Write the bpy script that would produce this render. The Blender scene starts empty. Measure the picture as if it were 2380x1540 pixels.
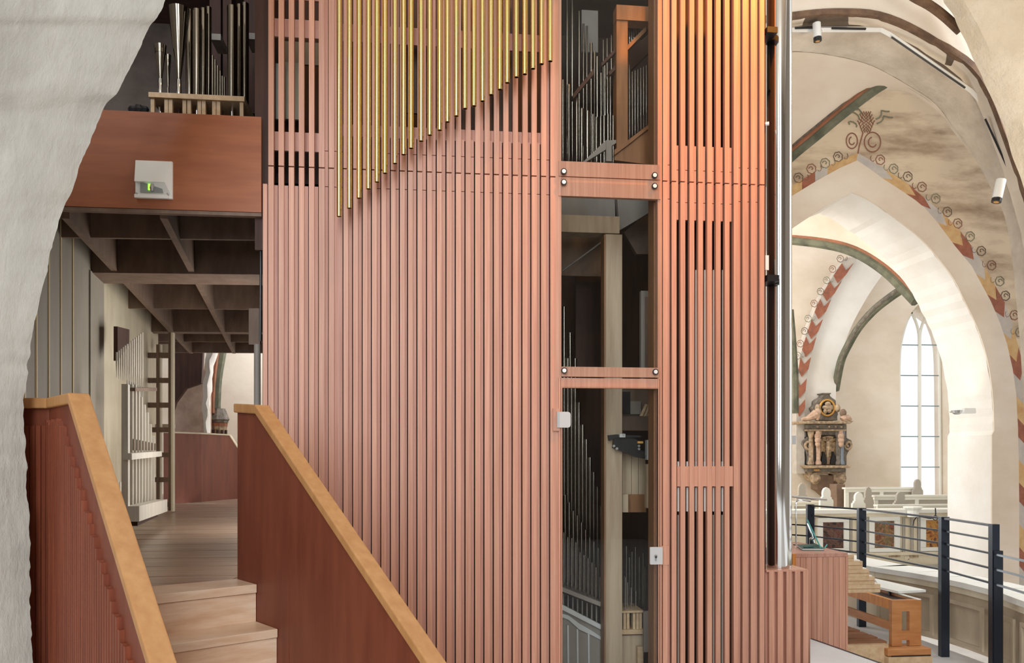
import bpy, bmesh, math, random
from mathutils import Vector, Matrix, noise

random.seed(7)
C = bpy.context.scene.collection
SC = bpy.context.scene

# ------------------------------------------------------------------ camera
F = 1900.0; CX = 1190.0; CY = 1064.0          # focal length and horizon in pixels of a 2380 x 1540 frame
TH = math.atan(212 / 1900.0); EYE = 1.57
ct, st = math.cos(TH), math.sin(TH)
FWD = Vector((st, ct, 0)); RGT = Vector((ct, -st, 0)); UP = Vector((0, 0, 1))

cam_d = bpy.data.cameras.new('camera'); cam = bpy.data.objects.new('camera', cam_d); C.objects.link(cam)
cam.location = (0, 0, EYE); cam.rotation_euler = (math.pi / 2, 0, -TH)
cam_d.sensor_width = 36; cam_d.sensor_fit = 'HORIZONTAL'; cam_d.lens = 36 * F / 2380
cam_d.shift_x = 0; cam_d.shift_y = (CY - 770) / 2380.0
cam_d.clip_start = 0.05; cam_d.clip_end = 200
SC.camera = cam

# ------------------------------------------------------------------ world, lights, exposure
w = bpy.data.worlds.new('world'); SC.world = w; w.use_nodes = True
bg = w.node_tree.nodes['Background']
bg.inputs[0].default_value = (0.98, 0.99, 1.0, 1); bg.inputs[1].default_value = 1.2
SC.view_settings.view_transform = 'Standard'; SC.view_settings.look = 'None'
SC.view_settings.gamma = 1; SC.view_settings.exposure = 0.0
SC.view_settings.use_curve_mapping = False


def area(name, loc, target, size, size_y, power, color):
    l = bpy.data.lights.new(name, 'AREA'); l.shape = 'RECTANGLE'; l.size = size; l.size_y = size_y
    l.energy = power; l.color = color
    o = bpy.data.objects.new(name, l); C.objects.link(o); o.location = loc
    o.rotation_euler = (Vector(target) - Vector(loc)).to_track_quat('-Z', 'Y').to_euler()
    return o


def spot(name, loc, target, power, color, angle, blend=0.6, radius=0.06):
    l = bpy.data.lights.new(name, 'SPOT'); l.energy = power; l.color = color
    l.spot_size = math.radians(angle); l.spot_blend = blend; l.shadow_soft_size = radius
    o = bpy.data.objects.new(name, l); C.objects.link(o); o.location = loc
    o.rotation_euler = (Vector(target) - Vector(loc)).to_track_quat('-Z', 'Y').to_euler()
    return o


# daylight through the tall windows of the wall behind the photographer
area('daylight_rear_window', (-0.1, -5.2, 5.0), (0.6, 5, 2.6), 1.7, 7.6, 420, (0.93, 0.97, 1.0))
area('daylight_side_window', (-3.7, -5.2, 5.0), (0.2, 5, 2.4), 1.7, 7.6, 360, (0.80, 0.90, 1.0))
# added fill hidden behind the organ case, brightens the passage wall
area('passage_side_fill', (-1.12, 7.2, 2.0), (-4.2, 7.0, 1.8), .9, 1.6, 24, (1.0, 0.97, 0.92))
# warm lamps high over the organ front
spot('warm_lamp_over_front', (2.9, 3.7, 6.0), (2.0, 5.0, 4.05), 800, (1.0, 0.32, 0.0), 50, 1.0, 0.12)
spot('warm_lamp_over_tubes', (0.6, 3.6, 6.6), (0.3, 5.0, 4.4), 150, (1.0, 0.62, 0.25), 70, 0.9, 0.12)
# added warm fill for the upper right plaster, then unseen lights as nave daylight
spot('warm_fill_nave', (4.2, 4.2, 2.6), (5.6, 7.6, 5.6), 330, (1.0, 0.80, 0.55), 110, 0.9, 0.2)
area('nave_soffit_fill', (1.0, 12.9, 2.2), (8.2, 11.3, 4.4), 2.0, 3.0, 210, (1.0, 0.97, 0.91))  # unseen light added behind the organ to brighten the arch soffit
area('daylight_nave_far', (3.2, 14.6, 6.5), (8.0, 17.0, 2.0), 2.5, 2.0, 260, (1.0, 0.97, 0.92))
area('daylight_nave_side', (8.6, 6.6, 5.2), (4.2, 6.6, 0.5), 2.0, 4.0, 260, (0.93, 0.97, 1.0))
# daylight at the far end of the passage
area('daylight_passage_end', (-2.0, 14.0, 4.2), (-3.4, 13.6, 1.4), 1.2, 1.2, 60, (0.95, 0.97, 1.0))


# ------------------------------------------------------------------ pixel rays -> world points
def ray(px, py=CY):
    return FWD + RGT * ((px - CX) / F) + UP * ((CY - py) / F)


def atY(px, py, Y):
    r = ray(px, py); t = Y / r.y
    return Vector((r.x * t, Y, EYE + r.z * t))


def atX(px, py, X):
    r = ray(px, py); t = X / r.x
    return Vector((X, r.y * t, EYE + r.z * t))


def atZ(px, py, Z):
    r = ray(px, py); t = (Z - EYE) / r.z
    return Vector((r.x * t, r.y * t, Z))


def atD(px, py, D):
    return Vector((0, 0, EYE)) + ray(px, py) * D


def atP(px, py, p0, n):
    o = Vector((0, 0, EYE)); r = ray(px, py)
    return o + r * ((p0 - o).dot(n) / r.dot(n))


def XF(px, Y=5.0):
    return atY(px, CY, Y).x


def ZF(py, Y=5.0, px=1190):
    return atY(px, py, Y).z


def AB(a, b, z=0.0):                        # right / forward metres on the floor plan -> world
    v = RGT * a + FWD * b
    return Vector((v.x, v.y, z))


# ------------------------------------------------------------------ mesh builder
WO = {}                                     # world origin of every object made


class MB:
    def __init__(s): s.v = []; s.f = []

    def add(s, vs, fs):
        k = len(s.v); s.v += [Vector(a) for a in vs]; s.f += [tuple(i + k for i in f) for f in fs]; return s

    def box(s, x0, x1, y0, y1, z0, z1):
        x0, x1 = min(x0, x1), max(x0, x1); y0, y1 = min(y0, y1), max(y0, y1); z0, z1 = min(z0, z1), max(z0, z1)
        return s.add([(x0, y0, z0), (x1, y0, z0), (x1, y1, z0), (x0, y1, z0), (x0, y0, z1), (x1, y0, z1), (x1, y1, z1), (x0, y1, z1)],
                     [(0, 3, 2, 1), (4, 5, 6, 7), (0, 1, 5, 4), (1, 2, 6, 5), (2, 3, 7, 6), (3, 0, 4, 7)])

    def prism(s, pts, off):
        off = Vector(off); pts = [Vector(p) for p in pts]; n = len(pts)
        nrm = Vector((0, 0, 0))
        for i in range(n): nrm += pts[i].cross(pts[(i + 1) % n])
        if nrm.dot(off) > 0: pts.reverse()
        return s.add(pts + [p + off for p in pts],
                     [tuple(range(n)), tuple(range(2 * n - 1, n - 1, -1))] + [(i, n + i, n + (i + 1) % n, (i + 1) % n) for i in range(n)])

    def tube(s, pts, r, n=8, closed=False, flat=None):
        pts = [Vector(p) for p in pts]; m = len(pts)
        rs = r if isinstance(r, (list, tuple)) else [r] * m
        vs, fs = [], []
        prev = None
        for i, p in enumerate(pts):
            if closed: d = pts[(i + 1) % m] - pts[i - 1]
            else: d = pts[min(i + 1, m - 1)] - pts[max(i - 1, 0)]
            d.normalize()
            if prev is None:
                a = Vector((0, 0, 1)) if abs(d.z) < .9 else Vector((1, 0, 0))
                a = (a - d * a.dot(d)).normalized()
            else:
                a = (prev - d * prev.dot(d)).normalized()
            prev = a; b = d.cross(a)
            for k in range(n):
                t = 2 * math.pi * k / n
                vs.append(p + (a * math.cos(t) + b * math.sin(t)) * rs[i])
        for i in range(m if closed else m - 1):
            j = (i + 1) % m
            for k in range(n):
                l = (k + 1) % n
                fs.append((i * n + k, i * n + l, j * n + l, j * n + k))
        if not closed:
            fs.append(tuple(range(n - 1, -1, -1))); fs.append(tuple((m - 1) * n + k for k in range(n)))
        return s.add(vs, fs)

    def rev(s, base, prof, n=12, cap=True):             # prof: [(radius, height)]
        base = Vector(base); vs, fs = [], []
        for r, h in prof:
            for k in range(n):
                t = 2 * math.pi * k / n
                vs.append(base + Vector((r * math.cos(t), r * math.sin(t), h)))
        for i in range(len(prof) - 1):
            for k in range(n):
                l = (k + 1) % n
                fs.append((i * n + k, i * n + l, (i + 1) * n + l, (i + 1) * n + k))
        if cap:
            fs.append(tuple(range(n - 1, -1, -1))); fs.append(tuple((len(prof) - 1) * n + k for k in range(n)))
        return s.add(vs, fs)

    def ball(s, c, rx, ry, rz, n=10, m=6):
        c = Vector(c)
        pr = [(math.sin(math.pi * i / m), -math.cos(math.pi * i / m)) for i in range(m + 1)]
        vs, fs = [], []
        for r, h in pr:
            r = max(r, .02)
            for k in range(n):
                t = 2 * math.pi * k / n
                vs.append(c + Vector((rx * r * math.cos(t), ry * r * math.sin(t), rz * h)))
        for i in range(m):
            for k in range(n):
                l = (k + 1) % n
                fs.append((i * n + k, i * n + l, (i + 1) * n + l, (i + 1) * n + k))
        return s.add(vs, fs)

    def grid(s, rows):
        n = len(rows[0]); vs = [p for r in rows for p in r]
        fs = [(i * n + j, i * n + j + 1, (i + 1) * n + j + 1, (i + 1) * n + j) for i in range(len(rows) - 1) for j in range(n - 1)]
        return s.add(vs, fs)

    def build(s, name, mat, parent=None, smooth=False, bevel=0, fix=False):
        lo = Vector([min(v[i] for v in s.v) for i in range(3)]); hi = Vector([max(v[i] for v in s.v) for i in range(3)])
        org = Vector(((lo.x + hi.x) / 2, (lo.y + hi.y) / 2, lo.z))
        me = bpy.data.meshes.new(name)
        me.from_pydata([tuple(v - org) for v in s.v], [], s.f)
        if fix:
            b = bmesh.new(); b.from_mesh(me); bmesh.ops.recalc_face_normals(b, faces=b.faces); b.to_mesh(me); b.free()
        if smooth:
            me.polygons.foreach_set('use_smooth', [True] * len(me.polygons))
            try: me.set_sharp_from_angle(angle=math.radians(40))
            except Exception: pass
        me.materials.append(mat); me.update()
        o = bpy.data.objects.new(name, me); C.objects.link(o)
        if parent is not None:
            o.parent = parent; o.location = org - WO[parent.name]
        else:
            o.location = org
        WO[o.name] = org
        if bevel:
            m = o.modifiers.new('bevel', 'BEVEL'); m.width = bevel; m.segments = 2; m.limit_method = 'ANGLE'; m.angle_limit = math.radians(40)
        return o


def tag(o, label=None, cat=None, group=None, kind=None):
    if label: o['label'] = label
    if cat: o['category'] = cat
    if group: o['group'] = group
    if kind: o['kind'] = kind
    return o


def thing(name, label, cat, loc, group=None):
    o = bpy.data.objects.new(name, None); C.objects.link(o); o.location = loc; WO[o.name] = Vector(loc)
    o.empty_display_size = .1
    return tag(o, label, cat, group)


def struct(o, label=None, cat=None):
    return tag(o, label, cat, None, 'structure')


ORD = ['first', 'second', 'third', 'fourth', 'fifth', 'sixth', 'seventh', 'eighth', 'ninth', 'tenth', 'eleventh', 'twelfth', 'thirteenth',
       'fourteenth', 'fifteenth', 'sixteenth', 'seventeenth', 'eighteenth', 'nineteenth', 'twentieth', 'twenty-first', 'twenty-second',
       'twenty-third', 'twenty-fourth', 'twenty-fifth', 'twenty-sixth', 'twenty-seventh', 'twenty-eighth', 'twenty-ninth', 'thirtieth']


# ------------------------------------------------------------------ materials
def lin(c):
    f = lambda x: x / 12.92 if x <= .04045 else ((x + .055) / 1.055) ** 2.4
    return tuple(f(x / 255) for x in c) + (1,)


def mat(name, col, rough=.6, metal=0., col2=None, scale=(8, 8, 8), amt=.5, bump=0., bscale=None, detail=6, vary=0., emit=None, contrast=(.35, .65), coat=0.):
    m = bpy.data.materials.new(name); m.use_nodes = True
    nt = m.node_tree; N = nt.nodes; L = nt.links
    p = N['Principled BSDF']; p.inputs['Roughness'].default_value = rough; p.inputs['Metallic'].default_value = metal
    p.inputs['Base Color'].default_value = lin(col)
    if coat: p.inputs['Coat Weight'].default_value = coat; p.inputs['Coat Roughness'].default_value = .25
    geo = N.new('ShaderNodeNewGeometry')
    out = None
    if col2 is not None:
        mp = N.new('ShaderNodeMapping'); mp.inputs['Scale'].default_value = scale
        L.new(geo.outputs['Position'], mp.inputs['Vector'])
        nz = N.new('ShaderNodeTexNoise'); nz.inputs['Detail'].default_value = detail; nz.inputs['Scale'].default_value = 1
        nz.inputs['Roughness'].default_value = .6
        L.new(mp.outputs[0], nz.inputs['Vector'])
        rp = N.new('ShaderNodeMapRange'); rp.inputs[1].default_value = contrast[0]; rp.inputs[2].default_value = contrast[1]
        rp.inputs[4].default_value = amt * 2 if amt < .5 else 1
        L.new(nz.outputs[0], rp.inputs[0])
        mx = N.new('ShaderNodeMix'); mx.data_type = 'RGBA'
        mx.inputs[6].default_value = lin(col); mx.inputs[7].default_value = lin(col2)
        L.new(rp.outputs[0], mx.inputs[0]); out = mx.outputs[2]
    if vary:
        oi = N.new('ShaderNodeObjectInfo')
        mr = N.new('ShaderNodeMapRange'); mr.inputs[3].default_value = 1 - vary; mr.inputs[4].default_value = 1 + vary
        L.new(oi.outputs['Random'], mr.inputs[0])
        hs = N.new('ShaderNodeHueSaturation'); L.new(mr.outputs[0], hs.inputs['Value'])
        if out is None: hs.inputs['Color'].default_value = lin(col)
        else: L.new(out, hs.inputs['Color'])
        out = hs.outputs[0]
    if out is not None: L.new(out, p.inputs['Base Color'])
    if bump:
        mp2 = N.new('ShaderNodeMapping'); mp2.inputs['Scale'].default_value = bscale or scale
        L.new(geo.outputs['Position'], mp2.inputs['Vector'])
        n2 = N.new('ShaderNodeTexNoise'); n2.inputs['Detail'].default_value = 8; n2.inputs['Scale'].default_value = 1; n2.inputs['Roughness'].default_value = .65
        L.new(mp2.outputs[0], n2.inputs['Vector'])
        bp = N.new('ShaderNodeBump'); bp.inputs['Strength'].default_value = bump; bp.inputs['Distance'].default_value = .03 if bump < .45 else .06
        L.new(n2.outputs[0], bp.inputs['Height']); L.new(bp.outputs[0], p.inputs['Normal'])
    if emit:
        p.inputs['Emission Color'].default_value = lin(emit[0]); p.inputs['Emission Strength'].default_value = emit[1]
    return m


def glass(name, tint=(235, 240, 238), refl=1.0):
    m = bpy.data.materials.new(name); m.use_nodes = True
    nt = m.node_tree; N = nt.nodes; L = nt.links
    N.remove(N['Principled BSDF'])
    tr = N.new('ShaderNodeBsdfTransparent'); tr.inputs[0].default_value = lin(tint)
    gl = N.new('ShaderNodeBsdfGlossy'); gl.inputs['Roughness'].default_value = .01
    fr = N.new('ShaderNodeFresnel'); fr.inputs[0].default_value = 1.45
    ml = N.new('ShaderNodeMath'); ml.operation = 'MULTIPLY'; ml.inputs[1].default_value = refl
    L.new(fr.outputs[0], ml.inputs[0])
    mx = N.new('ShaderNodeMixShader'); L.new(ml.outputs[0], mx.inputs[0]); L.new(tr.outputs[0], mx.inputs[1]); L.new(gl.outputs[0], mx.inputs[2])
    L.new(mx.outputs[0], N['Material Output'].inputs[0])
    return m


M = {}
M['slat'] = mat('stained_wood', (206, 156, 132), .42, 0, (188, 134, 110), (70, 70, 1.6), .6, .04, (90, 90, 2.5), vary=.08)
M['backing'] = mat('stained_backing', (194, 146, 128), .5, 0, (176, 124, 106), (70, 70, 1.6), .6, .04, (90, 90, 2.5), vary=.04)
M['gapshade'] = mat('gap_shade_wood', (46, 22, 14), .8)  # near-black tone puts shade into the gaps between boards
M['casedark'] = mat('dark_inner_wood', (74, 44, 32), .7, 0, (54, 32, 24), (20, 20, 2), .6)
M['plypanel'] = mat('stained_plywood', (160, 94, 56), .5, 0, (144, 80, 46), (2, 2, 14), .5, .02, (4, 4, 40))
M['darkred'] = mat('dark_red_panel', (130, 68, 46), .5, 0, (112, 54, 36), (10, 10, 1.5), .5, .02, (40, 40, 3))
M['grooved'] = mat('red_brown_batten', (140, 72, 46), .5, 0, (118, 58, 38), (40, 40, 2), .5, .02, vary=.06)
M['oak'] = mat('oak_handrail', (196, 146, 94), .42, 0, (178, 126, 76), (22, 22, 5), .5, .02, (40, 40, 8), contrast=(.3, .7))
M['oakfloor'] = mat('oak_floor', (176, 150, 128), .3, 0, (140, 114, 94), (1.6, 14, 4), .6, .03, (3, 40, 3), vary=.07)
M['oakstep'] = mat('oak_step', (246, 222, 196), .35, 0, (226, 190, 156), (4, 4, 26), .6, .03, (4, 4, 50), vary=.04)
M['plaster_cool'] = mat('limewashed_plaster', (200, 196, 186), .85, 0, (173, 169, 160), (2.6, 2.6, 1.2), .5, .44, (14, 14, 5), contrast=(.36, .7), detail=9)
M['plaster_warm'] = mat('warm_plaster', (232, 220, 200), .85, 0, (214, 198, 172), (1.6, 1.6, 1.6), .5, .8, (9, 9, 9))
M['plaster'] = mat('smooth_plaster', (228, 216, 200), .85, 0, (212, 196, 176), (.7, .7, 1.2), .5, .12, (6, 6, 6))
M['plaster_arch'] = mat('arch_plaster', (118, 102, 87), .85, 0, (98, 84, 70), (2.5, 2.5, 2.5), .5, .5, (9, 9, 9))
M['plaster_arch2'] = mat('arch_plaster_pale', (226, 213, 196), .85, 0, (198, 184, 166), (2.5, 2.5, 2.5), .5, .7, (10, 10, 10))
M['plaster_rear'] = mat('rear_plaster', (150, 140, 128), .9)
M['gallerywall'] = mat('taupe_gallery_panel', (192, 176, 150), .6, 0, (170, 152, 126), (3, 3, 1.5), .5)
M['plaster_white'] = mat('white_plaster', (234, 231, 226), .85, 0, (222, 216, 207), (1, 1, 1), .5, .2, (8, 8, 8))
M['marbled'] = mat('stained_vault_plaster', (214, 196, 170), .85, 0, (146, 122, 98), (.9, .9, 3.4), .5, .12, (5, 5, 8), contrast=(.42, .68), detail=8)
M['pinkplaster'] = mat('pinkish_rough_plaster', (206, 180, 164), .85, 0, (176, 148, 132), (4, 4, 4), .5, .5, (12, 12, 6))
M['greyplaster'] = mat('grey_plaster', (116, 102, 92), .85, 0, (82, 70, 64), (2, 2, 2), .5, .3, (9, 9, 5))
M['paint_rust'] = mat('rust_paint', (160, 100, 76), .8, 0, (138, 82, 62), (9, 9, 9), .5, .1)
M['paint_grey'] = mat('blue_grey_paint', (176, 170, 164), .8, 0, (196, 186, 174), (6, 6, 6), .5)
M['paint_ochre'] = mat('ochre_paint', (206, 174, 124), .8, 0, (190, 148, 98), (6, 6, 6), .5)
M['paint_brown'] = mat('brown_stripe_paint', (124, 96, 72), .85, 0, (92, 68, 52), (9, 9, 9), .5, .3)
M['paint_scroll'] = mat('scroll_paint', (112, 96, 82), .85)
M['paint_scroll_green'] = mat('green_scroll_paint', (128, 128, 108), .85)
M['paint_scroll_red'] = mat('red_scroll_paint', (140, 96, 80), .85)
M['rib_green'] = mat('dark_green_rib_paint', (112, 112, 92), .85, 0, (78, 80, 66), (5, 5, 5), .5, .3)
M['rib_red'] = mat('red_rib_paint', (156, 100, 74), .85, 0, (122, 84, 60), (6, 6, 6), .5, .3)
M['brass'] = mat('polished_brass', (230, 202, 136), .22, 1.0)
M['brassdark'] = mat('tube_inside', (40, 28, 16), .6, .3)
M['chrome'] = mat('polished_tin', (214, 214, 212), .1, 1.0)
M['pipe'] = mat('pipe_metal', (150, 142, 132), .24, 1.0, vary=.15)
M['pipe_big'] = mat('tin_lead_pipe', (128, 120, 108), .14, 1.0, vary=.08)
M['pipewhite'] = mat('pale_wooden_pipe', (218, 212, 200), .5, 0, (202, 194, 180), (30, 30, 2), .5)
M['lightwood'] = mat('light_rack_wood', (212, 184, 148), .5, 0, (192, 160, 122), (20, 20, 20), .5)
M['tanwood'] = mat('tan_frame_wood', (150, 104, 66), .55, 0, (130, 88, 54), (20, 20, 3), .5)
M['beamwood'] = mat('taupe_beam', (126, 104, 88), .6, 0, (106, 84, 70), (9, 9, 3), .5, .03)
M['passagewall'] = mat('taupe_wall_panel', (158, 150, 136), .6, 0, (142, 134, 122), (3, 3, 1), .5)
M['batten'] = mat('cream_batten', (226, 206, 166), .5)
M['cream'] = mat('cream_paint', (226, 216, 192), .55, 0, (206, 194, 166), (3, 3, 1.5), .5)
M['greyboard'] = mat('grey_board', (150, 142, 134), .6, 0, (132, 124, 116), (5, 5, 2), .5)
M['post'] = mat('pale_inner_post', (196, 176, 150), .55, 0, (170, 148, 122), (16, 16, 1.2), .5)
M['white'] = mat('white_enamel', (232, 232, 228), .35)
M['whitegrey'] = mat('pale_grey_plastic', (196, 198, 198), .4)
M['lamp_glow'] = mat('green_glow', (120, 220, 60), .4, emit=((150, 255, 60), 2.0))
M['lampglass'] = mat('diffuser_glass', (150, 154, 152), .15)
M['black'] = mat('black_metal', (30, 30, 32), .4, .2)
M['bluesteel'] = mat('blue_black_steel', (46, 52, 62), .32, .55)
M['steel'] = mat('brushed_steel', (188, 190, 192), .3, .9)
M['steelrail'] = mat('plain_steel_rail', (150, 160, 170), .35, .8)
M['nickel'] = mat('nickel_button', (236, 236, 236), .35, .2)
M['red'] = mat('red_wire', (180, 40, 40), .5)
M['benchwood'] = mat('bench_wood', (196, 136, 84), .45, 0, (178, 116, 66), (5, 5, 30), .5)
M['orangelit'] = mat('orange_lit_wood', (222, 148, 66), .45, 0, (196, 120, 48), (40, 40, 4), .5)  # warm light on console edge and bench side put into the colour
M['leather'] = mat('dark_leather', (44, 28, 26), .35)
M['greenbook'] = mat('green_cover', (26, 84, 78), .5)
M['paper'] = mat('paper', (232, 230, 224), .8)
M['floorgrey'] = mat('pale_grey_floor', (216, 214, 212), .55, 0, (204, 202, 200), (3, 3, 3), .5)
M['pedal'] = mat('pedal_wood', (156, 108, 74), .5, 0, (132, 88, 58), (4, 30, 4), .5, vary=.06)
M['stone_grey'] = mat('carved_grey_stone', (130, 120, 108), .8, 0, (92, 86, 78), (14, 14, 14), .5, .4, (30, 30, 30))
M['stone_tan'] = mat('carved_tan_stone', (192, 168, 138), .8, 0, (124, 104, 84), (13, 13, 13), .5, .4, (30, 30, 30))
M['stone_pink'] = mat('painted_figure_pink', (200, 170, 146), .75, 0, (170, 138, 116), (12, 12, 12), .5)
M['stone_brown'] = mat('brown_corbel', (136, 112, 94), .8, 0, (118, 96, 80), (6, 6, 6), .5)
M['gilt'] = mat('gilt', (214, 160, 84), .4, .4)
M['stone_blue'] = mat('blue_column', (120, 130, 140), .7)
M['pewwhite'] = mat('white_pew_paint', (232, 232, 224), .5)
M['pewgrey'] = mat('grey_pew_paint', (172, 166, 156), .6)
M['nichedark'] = mat('dark_box', (20, 18, 18), .7)
M['glass'] = glass('clear_glass', (253, 254, 253), .65)
M['glassgreen'] = glass('green_edged_glass', (228, 242, 238))
M['glassedge'] = mat('teal_glass_edge', (70, 170, 160), .2)
M['winglass'] = glass('window_glass', (254, 254, 255), .1)
M['lead'] = mat('window_bar', (130, 150, 155), .5)


def paint_mat(name, cols, seed, sc):
    m = bpy.data.materials.new(name); m.use_nodes = True
    nt = m.node_tree; N = nt.nodes; L = nt.links
    p = N['Principled BSDF']; p.inputs['Roughness'].default_value = .45
    geo = N.new('ShaderNodeNewGeometry'); mp = N.new('ShaderNodeMapping'); mp.inputs['Location'].default_value = (seed * 3.7, seed, seed * 1.9)
    L.new(geo.outputs['Position'], mp.inputs[0])
    nz = N.new('ShaderNodeTexNoise'); nz.inputs['Scale'].default_value = sc; nz.inputs['Detail'].default_value = 5; nz.inputs['Distortion'].default_value = 1.5
    L.new(mp.outputs[0], nz.inputs['Vector'])
    rp = N.new('ShaderNodeValToRGB'); e = rp.color_ramp.elements
    e[0].position = .3; e[0].color = lin(cols[0]); e[1].position = .72; e[1].color = lin(cols[-1])
    for i, c in enumerate(cols[1:-1]):
        x = e.new(.3 + .42 * (i + 1) / (len(cols) - 1)); x.color = lin(c)
    L.new(nz.outputs[0], rp.inputs[0]); L.new(rp.outputs[0], p.inputs['Base Color'])
    return m


M['art1'] = paint_mat('dark_picture', [(26, 18, 20), (60, 36, 30), (110, 76, 62), (60, 40, 36), (170, 60, 40)], 1.0, 7)
M['art2'] = paint_mat('brown_green_picture', [(60, 38, 28), (130, 70, 48), (104, 98, 66), (170, 118, 80), (80, 50, 36)], 2.3, 9)
M['art3'] = paint_mat('ochre_picture', [(70, 40, 24), (160, 96, 44), (186, 140, 70), (120, 60, 34), (90, 80, 50)], 4.1, 8)
M['relief'] = paint_mat('painted_relief', [(60, 52, 46), (150, 124, 96), (196, 166, 124), (110, 96, 84), (206, 180, 140)], 5.2, 9)

# ================================================================== SETTING
def resample(pts, n):
    pts = [Vector((p[0], p[1])) for p in pts]; d = [0]
    for i in range(1, len(pts)): d.append(d[-1] + (pts[i] - pts[i - 1]).length)
    out = []
    for k in range(n):
        t = d[-1] * k / (n - 1); i = 0
        while i < len(d) - 2 and d[i + 1] < t: i += 1
        f = (t - d[i]) / max(1e-9, d[i + 1] - d[i])
        p = pts[i].lerp(pts[i + 1], f); out.append((p.x, p.y))
    return out


def smooth_line(pts, n):                     # Catmull-Rom through picture points
    P = [Vector((p[0], p[1])) for p in pts]; P = [P[0] * 2 - P[1]] + P + [P[-1] * 2 - P[-2]]
    out = []
    for i in range(1, len(P) - 2):
        for k in range(8):
            t = k / 8
            a, b, c, d = P[i - 1], P[i], P[i + 1], P[i + 2]
            q = .5 * ((2 * b) + (c - a) * t + (2 * a - 5 * b + 4 * c - d) * t * t + (3 * b - a - 3 * c + d) * t ** 3)
            out.append((q.x, q.y))
    out.append((P[-2].x, P[-2].y))
    return resample(out, n)


# --- gallery floor, lower floor of the nave, rear wall with two tall windows
FLOOR = MB().box(-4.6, 4.3, -5.6, 9.0, -.12, 0).build('floor', M['floorgrey']); struct(FLOOR, 'pale floor of the organ gallery', 'floor')
struct(MB().box(3.0, 12.5, 13.2, 16.95, .30, .36).build('floor', M['cream']), 'raised floor under the pews', 'floor')
struct(MB().box(3.4, 14, 7.5, 18.5, -1.0, -.9).build('floor', M['floorgrey']), 'floor of the nave below the gallery', 'floor')
b = MB()
for x0, x1 in ((-8, -4.6), (-2.8, -1.0), (.8, 9)): b.box(x0, x1, -5.9, -5.5, -.1, 11)
for x0, x1 in ((-4.6, -2.8), (-1.0, .8)): b.box(x0, x1, -5.9, -5.5, -.1, 1.1); b.box(x0, x1, -5.9, -5.5, 9.0, 11)
struct(b.build('wall_rear', M['plaster_rear']), 'plastered wall with two tall windows behind the viewpoint', 'wall')

struct(MB().box(7.2, 7.5, -5.5, 4.6, -.1, 8.0).build('wall_south', M['plaster_rear']), 'plain wall beside the viewpoint on the nave side', 'wall')
struct(MB().box(-6.6, -6.3, -5.5, 15.2, -.1, 8.0).build('wall_north', M['plaster_rear']), 'plain wall beside the viewpoint on the stair side', 'wall')
struct(MB().box(-6.6, 7.5, -5.9, 3.2, 8.4, 8.7).build('ceiling', M['plaster']), 'unseen plaster vault over the viewpoint, added to cut sky light', 'ceiling')  # added out of view to dim sky light on the organ front
# --- rough limewashed pier close on the left
edge = [(620, -420), (500, -220), (430, -110), (398, -40), (385, 0), (368, 40), (352, 58), (330, 100), (300, 160), (275, 210), (242, 255), (225, 292), (205, 345), (185, 400), (165, 452), (146, 490), (131, 532),
        (120, 575), (112, 612), (95, 690), (86, 745), (75, 800), (66, 865), (57, 930), (57, 1000), (63, 1100), (68, 1200), (72, 1300), (71, 1400), (76, 1545), (78, 1640), (80, 1900), (80, 2400)]
edge = smooth_line(edge, 320)
rows = []
for i, (ex, ey) in enumerate(edge):
    row = []
    jit = 4 * noise.noise(Vector((ey / 22, 3.3, 0))) + 1.6 * noise.noise(Vector((ey / 7, 1.3, 0)))
    for j in range(-2, 19):
        if j < 0:
            Y = 3.86 + .3 * (-j); px = ex - 14 * (-j)
        else:
            s = j / 14
            px = ex - 1 - 560 * s; Y = 3.86 - .12 * (s ** .7) - .5 * s
            if j > 14: px -= (j - 14) * 350; Y = 3.22 - .04 * (j - 14)
        px += jit * max(0, 1 - max(0, j) / 2.5); p = atY(px, ey, Y)
        pv = Vector((p.x * 1.6, p.y * 1.6, p.z * .8)); q = noise.noise(pv * 1.1) * .014 + noise.noise(pv * 4) * .009 + noise.noise(pv * 11) * .007
        k = min(1, abs(j) / 2 + .12)
        p += Vector((.35, -1, 0)) * q * k
        if j in (0, 1): p += Vector((noise.noise(p * 9) * .011, 0, 0))
        row.append(p)
    rows.append(row)
o = MB().grid(rows).build('wall_left', M['plaster_cool'], smooth=True, fix=True); struct(o, 'rough limewashed pier with a curved edge beside the organ', 'wall')

# --- passage under the organ loft (floor 0.954 m above the gallery)
PD = (RGT * -.264 + FWD * .9645)                                  # passage direction
ZP = .954


def onp(a, b, s, z): return AB(a, b, z) + PD * s


# floor planks, across the passage
fl = thing('floor', 'oak plank floor of the passage behind the stairs', 'floor', AB(-2.2, 6, ZP)); struct(fl)
for i in range(36):
    Y0 = 4.02 + i * .205
    lw = (-1.488 - (Y0 + .21 - 3.688) * .583 + .10) if Y0 < 4.2 else -2.15 if Y0 < 4.85 else -4.4
    if Y0 < 4.98:                                                # in front of the organ case: bounded by the stair parapet line
        xr0 = min(-.80, XF(556, Y0)) - (.25 if i == 0 else .06 if i == 1 else 0); xr1 = min(-.80, XF(556, Y0 + .2)) - (.05 if i == 0 else 0)
    else: xr0 = xr1 = -.95
    mb = MB().prism([Vector((lw, Y0, ZP - .035)), Vector((xr0, Y0, ZP - .035)), Vector((xr1, Y0 + .202, ZP - .035)), Vector((lw, Y0 + .202, ZP - .035))], (0, 0, .035 - .0015 * (i % 2)))
    mb.build('plank', M['oakfloor'], fl)

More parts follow.
